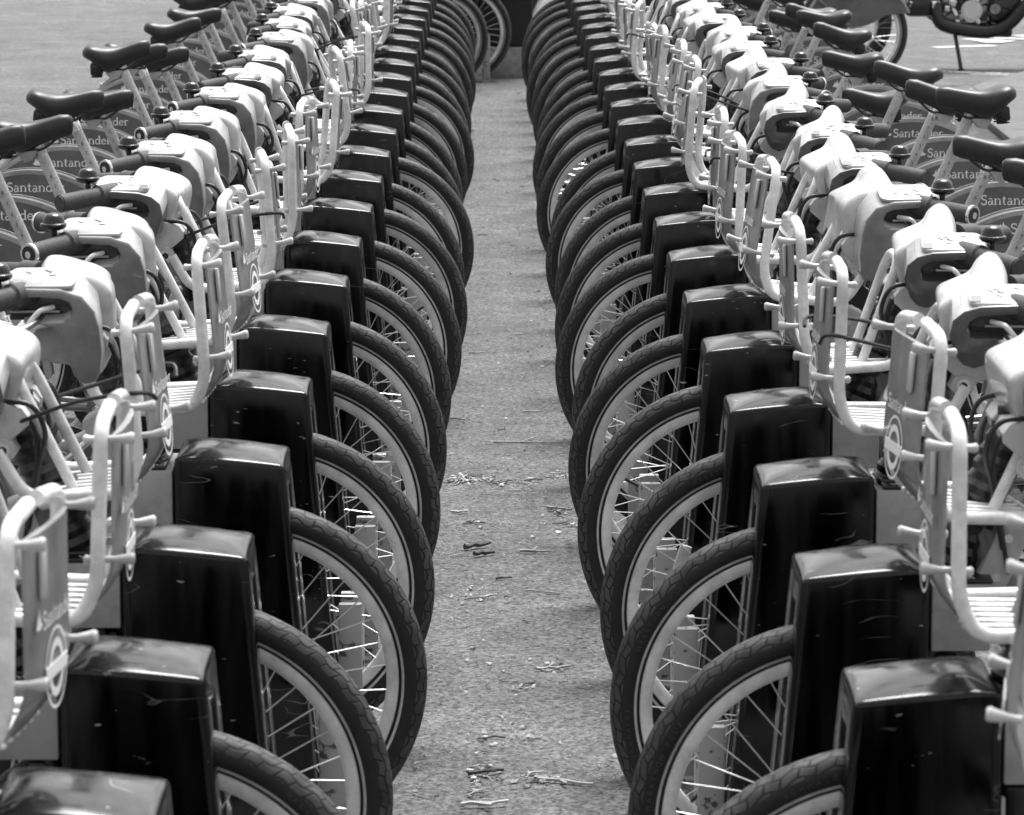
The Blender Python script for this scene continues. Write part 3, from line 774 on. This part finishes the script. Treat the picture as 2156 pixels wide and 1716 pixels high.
    def fM(y, z, x=-.0215):
        M = Matrix.Identity(4); X, Y, Z = Vector((0, 1, 0)), Vector((0, 0, 1)), Vector((1, 0, 0))
        for i in range(3): M[i][0] = X[i]; M[i][1] = Y[i]; M[i][2] = Z[i]
        M[0][3], M[1][3], M[2][3] = x, y, z; return M
    mb = MB()
    serif_word(mb, 'Santander', .030, fM(.010, .955), 'white_ink'); flame(mb, .026, fM(-.072, .958), 'white_ink')
    def ring(mb, y, z, r0, r1, x, m, n=28, sy=1.0):
        a = [mb.bm.verts.new((x, y + r0 * sy * math.cos(2 * PI * k / n), z + r0 * math.sin(2 * PI * k / n))) for k in range(n)]
        c = [mb.bm.verts.new((x, y + r1 * sy * math.cos(2 * PI * k / n), z + r1 * math.sin(2 * PI * k / n))) for k in range(n)]
        for k in range(n): mb.face([a[k], a[(k + 1) % n], c[(k + 1) % n], c[k]], m)
    ring(mb, 0, .892, .044, .048, -.0212, 'white_ink'); ring(mb, 0, .892, .024, .034, -.0210, 'white_ink')
    mb.box((-.0208, 0, .892), (.001, .094, .016), 'white_ink')
    mb.build('panel_emblem', bk)
    mb = MB(); mb.box((-.0205, near * .055, 1.014), (.006, .022, .060), 'reflector', .003); mb.build('panel_reflector', bk)
    for sd in (-1, 1):
        for z, yy in ((1.056, .116), (.897, .116)):
            mb = MB()
            mb.tube([(-.068, sd * yy, z), (-.065, sd * yy, z), (-.058, sd * yy, z), (-.025, sd * (yy - .002), z + .001), (-.010, sd * yy, z + .002), (-.004, sd * yy, z + .003), (-.001, sd * yy, z + .003)], .006, 'white_plastic', 10, radii=[.004, .0065, .0048, .0048, .0075, .0085, .006])
            mb.build('cord_peg', bk)
    # elastic cord and cables
    mb = MB()
    zc = .985 + rnd.uniform(-.05, .05)
    mb.tube(spline([(-.015, .10, zc - .03), (-.03, .125, zc - .012), (-.13, .12, zc - .03), (-.24, .09, zc - .05), (-.262, .0, zc - .05), (-.24, -.09, zc - .05), (-.13, -.122, zc - .02), (-.03, -.127, zc - .015), (-.015, -.1, zc - .03)], 5), .0034, 'black_rubber', 7)
    mb.build('elastic_cord', bk)
    for sd in (-1, 1):
        mb = MB()
        mb.tube(spline([(-.30, sd * .085, .96), (-.225, sd * .105, .965), (-.200, sd * .095, .92), (-.215, sd * .06, .86), (-.235, sd * .045, .76)], 6), .0042, 'black_rubber', 8)
        mb.tube(spline([(-.31, sd * .075, .95), (-.235, sd * .085, .945), (-.214, sd * .075, .90), (-.225, sd * .05, .83), (-.245, sd * .04, .72)], 6), .0036, 'black_rubber', 8)
        mb.build('brake_cable', b)
    return b

# ------------------------------------------------------------------ docking post (same frame: aisle to +x)
DT = .098      # half thickness
def dock(seed):
    rnd = random.Random(seed)
    d = empty('docking_post')
    bm = bmesh.new()
    xs = [0, .06, .15, .28, .42, .56, .68, .78, .86, .93, 1]
    xr = -.110; zb = .128
    rings = []
    def ztop(s, y):
        x_rel = s
        q = 1 - abs(y / DT) ** 2.6
        drop = max(0, (x_rel - .74) / .26) ** 2
        return .724 + .017 * x_rel - .004 * drop + q * (0.0140 * math.sin(min(1, x_rel) ** .75 * PI * .8) - .012 * drop)
    pts = [(-DT, zb), (-DT, None), (-DT * .66, None), (-DT * .33, None), (0, None), (DT * .33, None), (DT * .66, None), (DT, None), (DT, zb), (.027, zb), (.027, .668), (-.027, .668), (-.027, zb)]
    for s in xs:
        row = []
        for y, z in pts:
            zz = ztop(s, y) if z is None else z
            xa = .080 + .052 * (1 - (zz - zb) / (.72 - zb))
            row.append(bm.verts.new((xa + (xr - xa) * s, y, zz)))
        rings.append(row)
    n = len(pts)
    for A, B in zip(rings, rings[1:]):
        for k in range(n): bm.faces.new([A[k], A[(k + 1) % n], B[(k + 1) % n], B[k]])
    f0 = bm.faces.new(rings[0][::-1]); f1 = bm.faces.new(rings[-1])
    bmesh.ops.recalc_face_normals(bm, faces=bm.faces)
    bm.normal_update()
    ed = [e for e in bm.edges if len(e.link_faces) == 2 and e.link_faces[0].normal.angle(e.link_faces[1].normal, 0) > R(50)
          and not (abs(e.verts[0].co.y) < .03 and abs(e.verts[1].co.y) < .03 and min(abs(e.verts[0].co.x - xr), abs(e.verts[1].co.x - xr)) > .01 and False)]
    bmesh.ops.bevel(bm, geom=ed, offset=.0075, segments=3, affect='EDGES', profile=.5, clamp_overlap=True)
    mb = MB(); mb.add(bm, Matrix.Identity(4), 'dock_black')
    mb.build('post_body', d, 32)
    # grey lock housing behind
    mb = MB()
    mb.box((-.158, 0, .662), (.088, .180, .100), 'dock_box_grey', .003)
    mb.build('lock_housing', d)
    mb = MB()
    mb.box((-.166, 0, .7155), (.080, .160, .008), 'black_plastic', .003)
    for k in range(5): mb.box((-.143 - k * .008, -.070, .7202), (.0025, .012, .0015), 'label_light', rot=Euler((0, 0, R(30))))
    for k in range(5): mb.box((-.143 - k * .008, .070, .7202), (.0025, .012, .0015), 'label_light', rot=Euler((0, 0, R(30))))
    mb.box((-.173, 0, .7205), (.05, .05, .002), 'label_dark', .0008); mb.cyl((-.173, 0, .7215), (-.173, 0, .723), .012, 'dock_box_grey', seg=16)
    mb.build('key_reader', d)
    mb = MB()
    for sd in (-1, 1): mb.box((-.1135, sd * .088, .365), (.005, .012, .462), 'dock_box_grey', .001)
    mb.box((-.143, 0, .545), (.04, .07, .10), 'black_plastic', .006)
    mb.build('rear_strip', d)
    # foot and wheel guide
    mb = MB()
    mb.box((.005, .0, .064), (.250, .160, .126), 'dock_foot_grey', .004)
    mb.build('foot', d)
    for sd in (-1, 1):
        mb = MB(); mb.box((.158, sd * .052, .148), (.046, .022, .296), 'dock_foot_grey', .003); mb.build('wheel_guide', d)
    return d

# the foot would fill the wheel's path: split it in two side blocks joined by a thin sole
def fix_foot(d):
    for o in d.children:
        if o.name.startswith('foot'):
            old = o.data; mb = MB()
            for sd in (-1, 1): mb.box((.005, sd * .062, .066), (.250, .064, .120), 'dock_foot_grey', .003)
            mb.box((.02, 0, .004), (.30, .17, .006), 'dock_foot_grey', .001)
            tmp = mb.build('foot_tmp'); o.data = tmp.data; bpy.data.objects.remove(tmp); bpy.data.meshes.remove(old)

# ------------------------------------------------------------------ ground
def sheet(name, pts, z, m, kind='structure', label=None):
    mb = MB(); f = mb.bm.faces.new([mb.bm.verts.new((x, y, z)) for x, y in pts]); mb.mi(m)
    o = mb.build(name); tag(o, label, kind=kind); return o
sheet('ground', [(-400, -60), (400, -60), (400, 900), (-400, 900)], 0, 'asphalt')
# planted strip and paved path beyond the right row
def at(px, py, z=0.0):
    """photograph pixel (2156 wide) to the ground plane"""
    sc = (py + 446) * .986 / (CAM_H - z); X = (px - 1038) / sc
    dd = 7700 / sc; Y = (dd - (CAM_H - z) * math.sin(R(9.61))) / math.cos(R(9.61)); return X, Y
soil = [at(1880, 470), at(1850, 330), at(1880, 225), at(1950, 180), at(2060, 182), at(2150, 190), at(2400, 500), at(2400, 640)]
sheet('soil_strip', soil, .004, 'soil')
pth = [at(2018, 226), at(2045, 200), at(2077, 186), at(2156, 166), at(2300, 150), (14, 24.5), (14, 14), at(2400, 520), at(2156, 335), at(2077, 270), at(2030, 242)]
mb = MB()
mb.prism([(p[0], p[1]) for p in pth], 0, .05, 'path_stone', .004)
o = mb.build('path'); o.rotation_euler = (R(-90), 0, 0)
me = o.data
for v in me.vertices:
    x, y, z = v.co; v.co = (x, z, y)       # polygon plane becomes the ground, sweep becomes height
o.rotation_euler = (0, 0, 0); tag(o, kind='structure')
me.flip_normals()
# road markings
mk = MB()
def stripe(a, b, w, z=.005):
    A = Vector(at(*a)); B = Vector(at(*b)); d = (B - A).normalized(); n = Vector((-d.y, d.x)) * w / 2
    f = mk.bm.faces.new([mk.bm.verts.new((p.x, p.y, z)) for p in (A + n, B + n, B - n, A - n)]); f.material_index = mk.mi('paint_road')
stripe((1968, 101), (2094, 97), .12); stripe((2030, 83), (2134, 88), .10); stripe((2066, 86), (2100, 92), .16, .009); stripe((2080, 81), (2200, 84), .11); stripe((2142, 77), (2300, 72), .16)
for k in range(14):
    x = 1975 + k * 15 + random.uniform(-2, 2); stripe((x, 151 + k * .6), (x + random.uniform(4, 11), 151.5 + k * .6), .10)
    if k > 4: stripe((x, 155 + k * .5), (x + random.uniform(4, 9), 155.5 + k * .5), .06)
tag(mk.build('road_markings'), kind='structure')

# ------------------------------------------------------------------ rows
PR = {}
for side, nr in (('right', 1), ('left', -1)):
    PR[side, 'A'] = [bicycle('cupped', 'tread_block', 3 + nr, nr), bicycle('cupped', 'tread_chevron', 12 + nr, nr)]
    PR[side, 'B'] = [bicycle('hooded', 'tread_block', 5 + nr, nr), bicycle('hooded', 'tread_chevron', 21 + nr, nr)]
dproto = dock(1); fix_foot(dproto)
used = set()
def take(p):
    if p.name in used: return copy_tree(p)
    used.add(p.name); return p
ORD = ['frontmost', 'second', 'third', 'fourth', 'fifth', 'sixth', 'seventh', 'eighth', 'ninth', 'tenth', 'eleventh', 'twelfth', 'thirteenth', 'fourteenth', 'fifteenth', 'sixteenth', 'seventeenth', 'eighteenth',
       'nineteenth', 'twentieth', 'twenty-first', 'twenty-second', 'twenty-third', 'twenty-fourth', 'twenty-fifth', 'twenty-sixth', 'twenty-seventh', 'twenty-eighth']
def interp(k, tab):
    ks = sorted(tab); 
    if k <= ks[0]: return tab[ks[0]]
    if k >= ks[-1]: return tab[ks[-1]]
    for a, b in zip(ks, ks[1:]):
        if a <= k <= b: return tab[a] + (tab[b] - tab[a]) * (k - a) / (b - a)
FR = {-1: .468, 0: .4635, 3: .4455, 7: .439, 11: .437, 24: .434}
FL = {-1: .383, 0: .381, 1: .376, 2: .3625, 4: .357, 5: .346, 8: .333, 12: .326, 16: .341, 22: .34}
BR = {4, 8, 11, 16, 19}; BL = {2, 3, 5, 6, 7, 10, 13, 17, 20}
CHR = {0: 1, 1: 1, 2: 1, 3: 1, 4: 0, 5: 1, 6: 0, 7: 1, 8: 1, 9: 1, 10: 0}
CHL = {-1: 1, 0: 1, 1: 1, 2: 0, 3: 0, 4: 1, 5: 0, 6: 0, 7: 0, 8: 1, 9: 0}
rr = random.Random(42)
doomed = []
CORDS = {('right', 2), ('right', 6), ('right', 8), ('right', 12), ('left', 1), ('left', 4), ('left', 9), ('left', 11), ('left', 12)}
PIT = {('right', 0): 1, ('right', 1): 5, ('right', 2): 3, ('left', 0): -1, ('left', 1): 6, ('left', -1): 0}
ROFF = {('right', 0): -.022, ('right', 1): -.045, ('left', -1): -.035}
RACK = {('left', -1): 7, ('right', 0): 1, ('right', 1): 9, ('right', 2): 2, ('right', 3): 2, ('right', 4): 5, ('right', 5): 5, ('right', 8): 6, ('right', 11): 6, ('left', 0): 2, ('left', 1): 4, ('left', 2): 3, ('left', 3): 6}
def place(side, k, Y, face, tipadj=0.0, kind=None, chev=None, steer=0.0):
    sgn = 1 if side == 'right' else -1
    rz = PI if side == 'right' else 0
    # dock local x=+.08 is the aisle face; world X = sgn*(face + (.08 - x))
    X0 = sgn * (face + .08)
    dp = take(dproto); Y += DT - .006; dp.location = (X0, Y, 0); dp.rotation_euler = (0, 0, rz)
    n = ORD[k + 1]
    tag(dp, f'{n} glossy black docking post of the {side} row, counted from the camera', 'docking post', f'black docking posts of the {side} row')
    P = PR[side, kind]
    bk = take(P[chev if chev is not None else rr.randint(0, 1)])
    bk.location = (X0 - sgn * tipadj, Y + rr.uniform(-.006, .006), 0); bk.rotation_euler = (R(rr.uniform(-.8, .8)), 0, rz + R(rr.uniform(-.9, .9)))
    # the rack is sprung on its bracket and sits a little askew on each bicycle
    ph = RACK.get((side, k), rr.uniform(-9, 7)) * (1 if side == 'right' else -1)
    for ch in bk.children:
        if ch.name.startswith('front_rack'):
            if (side, k) not in CORDS:
                for g in list(ch.children):
                    if g.name.startswith('elastic_cord'): doomed.append(g)
            pit = PIT.get((side, k), rr.uniform(-5, 10))
            pv = Vector((-.262, 0, .895)); eu = Euler((0, R(-pit), R(ph)), 'XYZ'); M = eu.to_matrix(); ch.location = pv - M @ pv + Vector((ROFF.get((side, k), 0), 0, 0)); ch.rotation_euler = eu
    up_ = rr.uniform(-.055, .05); sv = Vector((-.40, 0, .92)) * up_
    for ch in bk.children:
        if ch.name.startswith('seat_post'): ch.location = sv
        if ch.name.startswith('saddle'): ch.location = ch.location + sv
        if ch.name.startswith('handlebar_console'):
            pv = Vector((-.29, 0, 0)); a_ = R(rr.uniform(-9, 9)); M = Matrix.Rotation(a_, 3, 'Z'); ch.location = pv - M @ pv; ch.rotation_euler = (0, 0, a_)
        if ch.name.startswith('saddle') and not ch.name.startswith('saddle_'):
            ch.rotation_euler = (0, R(rr.uniform(-5, 6)), R(rr.uniform(-4, 4)))
        if ch.name.startswith('front_wheel'):
            ch.rotation_euler = (0, rr.uniform(0, 6.28), R(rr.uniform(-1.8, 1.8)))
            for g in ch.children:
                if g.name.startswith('reflector') and (rr.random() < .6 or k < 1): doomed.append(g)
    look = 'deep grey hood on handlebar' if kind == 'B' else 'dark cup on handlebar'
    tag(bk, f'{n} hire bicycle of the {side} row counted from the camera, {look}', 'bicycle', f'hire bicycles docked in the {side} row')
for k in range(-1, 25):
    place('right', k, 4.561 + .741 * k - (.12 if k < 0 else 0), interp(k, FR), {1: .012, 2: .01, 3: 0, 4: .024, 5: .027}.get(k, rr.uniform(-.006, .040)), 'B' if k in BR else 'A', CHR.get(k))
for k in range(-1, 24):
    place('left', k, 4.69 + .770 * k + (.09 if k < 0 else 0), interp(k, FL), {0: 0, 1: -.022, 2: .004}.get(k, rr.uniform(-.032, .024)), 'B' if k in BL else 'A', CHL.get(k))
place('left', 24, 23.07, .27, 0, 'A', 0); place('left', 25, 23.72, .12, 0, 'A', 0)

for g in doomed: bpy.data.objects.remove(g)

# kiosk closing the aisle
kz = empty('kiosk', (.0, 24.45, 0)); tag(kz, 'tall black terminal box on a pale stone plinth closing the end of the aisle', 'kiosk')
mb = MB(); mb.box((0, 0, .10), (.62, .72, .20), 'plinth_stone', .004); mb.build('plinth', kz)
mb = MB(); mb.box((-.02, .0, 1.30), (.56, .66, 2.19), 'kiosk_black', .01); mb.build('cabinet', kz)

# bicycle parked loose at the far right end of the aisle
lb = copy_tree(PR['right', 'A'][0]); lb.location = (.50, 24.6, 0); lb.rotation_euler = (0, 0, R(205))
tag(lb, 'hire bicycle standing askew behind the far end of the right row, beside the black kiosk', 'bicycle')
lb2 = copy_tree(PR['right', 'A'][1]); lb2.location = (1.29, 23.7, 0); lb2.rotation_euler = (0, 0, R(180))
tag(lb2, 'hire bicycle standing out on the road beside the motorcycle at top right', 'bicycle')

# ------------------------------------------------------------------ motorcycle at the upper right edge
mc = empty('motorcycle', (3.20, 24.9, 0)); tag(mc, 'dark motorcycle on its side stand on the road at the top right corner', 'motorcycle')
def mwheel(x, name):
    r = empty(name, (x, 0, .31), 0, mc)
    mb = MB(); mb.tube([(.26 * math.cos(2 * PI * k / 40), 0, .26 * math.sin(2 * PI * k / 40)) for k in range(40)], .05, 'sidewall', 12, closed=True); mb.build('tyre', r)
    mb = MB(); mb.tube([(.21 * math.cos(2 * PI * k / 40), 0, .21 * math.sin(2 * PI * k / 40)) for k in range(40)], .018, 'rim_metal', 8, closed=True)
    for k in range(24):
        a = 2 * PI * k / 24; mb.tube([(.205 * math.cos(a), .0, .205 * math.sin(a)), (.03 * math.cos(a + .8), .03 * (1 if k % 2 else -1), .03 * math.sin(a + .8))], .002, 'spoke_metal', 4)
    mb.cyl((0, -.06, 0), (0, .06, 0), .035, 'engine_metal'); mb.build('rim', r)
mwheel(-.80, 'front_wheel'); mwheel(.72, 'rear_wheel')
mb = MB()
mb.tube(rpath([(-.42, 0, .92), (-.33, 0, .60), (-.24, 0, .34), (.22, 0, .30), (.34, 0, .50)], .06), .022, 'black_plastic', 10)
mb.tube(rpath([(-.42, 0, .95), (-.1, 0, .82), (.25, 0, .78), (.75, 0, .76)], .06), .022, 'black_plastic', 10)
for sd in (-1, 1): mb.tube([(.25, sd * .09, .42), (.72, sd * .09, .31)], .018, 'black_plastic', 8)
mb.build('frame', mc)
mb = MB()
for sd in (-1, 1): mb.tube([(-.42, sd * .09, .95), (-.80, sd * .09, .31)], .022, 'engine_metal', 12)
mb.build('fork', mc)
mb = MB()
mb.box((-.02, 0, .40), (.34, .20, .17), 'engine_metal', .02)
mb.box((-.28, -.02, .42), (.26, .16, .13), 'black_plastic', .03); mb.box((.10, 0, .52), (.40, .20, .26), 'black_plastic', .04); mb.box((.27, -.02, .40), (.22, .17, .20), 'black_plastic', .04)
for k in range(30): mb.box((random.uniform(-.25, .3), random.uniform(-.135, -.1), random.uniform(.33, .62)), (random.uniform(.02, .07), .03, random.uniform(.015, .05)), random.choice(['engine_metal', 'black_plastic', 'silver', 'black_plastic']), .004, Euler((0, random.uniform(-1, 1), 0)))
for k in range(6): mb.box((-.12, 0, .50 + k * .022), (.15, .17, .008), 'engine_metal', .003, Euler((0, R(-14), 0)))
mb.box((-.12, 0, .57), (.11, .13, .15), 'black_plastic', .01, Euler((0, R(-14), 0)))
rnm = random.Random(9)
for k in range(24):
    mb.cyl((rnm.uniform(-.2, .16), -.125, rnm.uniform(.32, .52)), (rnm.uniform(-.2, .16), -.07, rnm.uniform(.32, .5)), rnm.uniform(.006, .018), rnm.choice(['engine_metal', 'silver', 'black_plastic']), seg=8)
mb.build('engine', mc)
mb = MB(); mb.cyl((.03, -.145, .40), (.03, -.10, .40), .072, 'silver', r1=.08, seg=28); mb.cyl((.03, -.150, .40), (.03, -.14, .40), .06, 'silver', r1=.068, seg=24)
mb.cyl((.19, -.14, .41), (.19, -.09, .41), .035, 'engine_metal', seg=18)
mb.build('clutch_cover', mc)
mb = MB()
mb.tube(spline([(-.2, -.10, .45), (-.18, -.13, .32), (-.02, -.14, .27), (.16, -.14, .26), (.28, -.15, .31), (.40, -.16, .44), (.66, -.17, .66)], 6), .045, 'black_plastic', 14, radii=None)
mb.box((.14, -.11, .255), (.34, .10, .07), 'black_plastic', .025)
mb.build('exhaust', mc)
mb = MB(); mb.tube([(-.08, -.10, .27), (-.04, -.20, .01)], .014, 'black_plastic', 8); mb.box((-.04, -.205, .008), (.05, .03, .012), 'black_plastic', .003); mb.build('side_stand', mc)
mb = MB(); mb.loft([[(x, w_ * math.cos(a), z + h_ * math.sin(a)) for a in [2 * PI * k / 16 for k in range(16)]] for x, w_, z, h_ in ((-.40, .05, .94, .06), (-.3, .13, .96, .12), (-.05, .14, .95, .12), (.12, .08, .88, .06))], 'guard_dark'); mb.build('fuel_tank', mc)
mb = MB(); mb.box((.42, 0, .86), (.62, .22, .09), 'saddle_vinyl', .035); mb.build('seat', mc)
mb = MB(); mb.tube(rpath([(-.35, -.36, 1.08), (-.46, -.12, 1.04), (-.46, .12, 1.04), (-.35, .36, 1.08)], .08), .012, 'silver', 8); mb.build('handlebar', mc)
mb = MB(); mb.cyl((-.55, 0, .92), (-.45, 0, .92), .085, 'black_plastic', seg=20); mb.cyl((-.56, 0, .92), (-.55, 0, .92), .08, 'tail_lens', seg=20); mb.build('headlight', mc)

# ------------------------------------------------------------------ fallen twigs and litter in the aisle
def twig_mesh(seed, L_, r, m, branch):
    rn = random.Random(seed); mb = MB(); n = 6; pts = []; y = 0
    for i in range(n):
        t = i / (n - 1); y += rn.uniform(-.12, .12) * L_
        pts.append((L_ * (t - .5), y * .6, r + rn.uniform(0, r)))
    mb.tube(pts, r, m, 6, radii=[r * (1 - .5 * i / n) * rn.uniform(.8, 1.2) for i in range(n)])
    if branch:
        p = Vector(pts[2]); q = p + Vector((L_ * .22, L_ * .3 * rn.choice([-1, 1]), r)); mb.tube([p, q], r * .7, m, 5)
    return mb
TW = [((1110, 932), .20, .0030, 'twig', 1, 'long thin pale twig lying crosswise mid aisle between the rows'),
      ((1006, 1156), .075, .0065, 'twig_dark', 0, 'short thick dark stick, upper of a pair mid aisle'),
      ((1020, 1172), .06, .006, 'twig_dark', 0, 'short thick dark stick, lower of a pair mid aisle'),
      ((1125, 1165), .075, .004, 'twig', 1, 'forked pale twig right of the pair of dark sticks'),
      ((1150, 1246), .10, .002, 'twig', 0, 'hair-thin pale stem right of centre in the aisle'),
      ((1170, 1074), .055, .004, 'twig', 1, 'crooked pale twig beside the right tyres above the sticks'),
      ((965, 1080), .045, .004, 'leaf_dry', 1, 'small curled pale twig near the left tyres'),
      ((1060, 1222), .04, .0035, 'twig_dark', 0, 'stubby brown twig below the pair of dark sticks'),
      ((1165, 1412), .08, .0035, 'twig', 1, 'bent twig with a frayed end in the lower right of the aisle'),
      ((1020, 1630), .075, .005, 'twig_dark', 1, 'knotted dark twig at the foot of the aisle, left of centre'),
      ((1190, 1650), .11, .004, 'leaf_dry', 1, 'spray of pale twigs at the foot of the aisle by the right tyres'),
      ((1020, 1700), .09, .005, 'leaf_dry', 1, 'pale forked twig at the very bottom of the aisle'),
      ((1120, 868), .06, .0025, 'twig', 0, 'thin pale twig across the aisle above the long one'),
      ((1005, 745), .06, .003, 'twig', 0, 'little pale stem far up the aisle near the left tyres')]
for i, (p, L_, r, m, br, lab) in enumerate(TW):
    mb = twig_mesh(i * 7 + 3, L_, r, m, br); o = mb.build('twig'); X, Y = at(*p); o.location = (X, Y, .001); o.rotation_euler = (0, 0, rr.uniform(-.5, .5)); tag(o, lab, 'twig', 'fallen twigs in the aisle')
# uncountable crumbs, leaf scraps and broken stems
mb = MB(); rl = random.Random(5)
def crumb(X, Y, s):
    t = rl.random(); M = Matrix.Translation((X, Y, .001)) @ Matrix.Rotation(rl.uniform(0, 6.28), 4, 'Z')
    if t < .45:
        L_ = s * rl.uniform(1.2, 3.2); pts = [M @ Vector((L_ * (q / 3 - .5), rl.uniform(-.2, .2) * L_, .002 + rl.uniform(0, .003))) for q in range(4)]
        mb.tube(pts, s * .10, rl.choice(['twig', 'leaf_dry', 'twig_dark']), 5)
    else:
        n = 5; pts = [M @ Vector((s * .6 * math.cos(2 * PI * q / n) * rl.uniform(.6, 1.2), s * .35 * math.sin(2 * PI * q / n) * rl.uniform(.6, 1.2), rl.uniform(.001, .008))) for q in range(n)]
        vs = [mb.bm.verts.new(p) for p in pts]; c = mb.bm.verts.new(M @ Vector((0, 0, .006)))
        m = rl.choice(['leaf_dry', 'leaf_dry', 'twig', 'twig_dark'])
        for q in range(n): mb.face([vs[q], vs[(q + 1) % n], c], m, False)
for _ in range(2400):
    Y = rl.uniform(4.5, 23.5); X = rl.uniform(-.5, .62); crumb(X, Y, rl.uniform(.003, .011) if rl.random() < .88 else rl.uniform(.010, .017))
for _ in range(700):                                                 # drifted against the tyres
    Y = 4.3 + 19 * rl.random(); X = (-.13 - abs(rl.gauss(0, .07))) if rl.random() < .5 else (.20 + abs(rl.gauss(0, .07))); crumb(X, Y, rl.uniform(.003, .012))
for (px, py, n, sx, sy) in ((985, 1012, 120, 60, 10), (1190, 1005, 60, 40, 8), (1080, 1020, 30, 60, 12), (1000, 1250, 16, 60, 20), (1120, 760, 14, 60, 20), (1080, 1450, 18, 80, 30), (1060, 1560, 20, 70, 40), (1010, 1635, 40, 30, 40), (1150, 1645, 40, 60, 14), (985, 884, 14, 30, 6), (1190, 1105, 14, 30, 14), (1180, 1080, 12, 30, 8), (1010, 1105, 14, 40, 14), (1160, 1410, 14, 25, 14)):
    for _ in range(n):
        X, Y = at(px + rl.gauss(0, sx * .5), py + rl.gauss(0, sy * .5)); crumb(X, Y, rl.choice([rl.uniform(.005, .012), rl.uniform(.009, .020)]))
tag(mb.build('leaf_litter', None, 20), 'crumbs of bark, leaf scraps and broken stems strewn along the aisle', 'litter', kind='stuff')
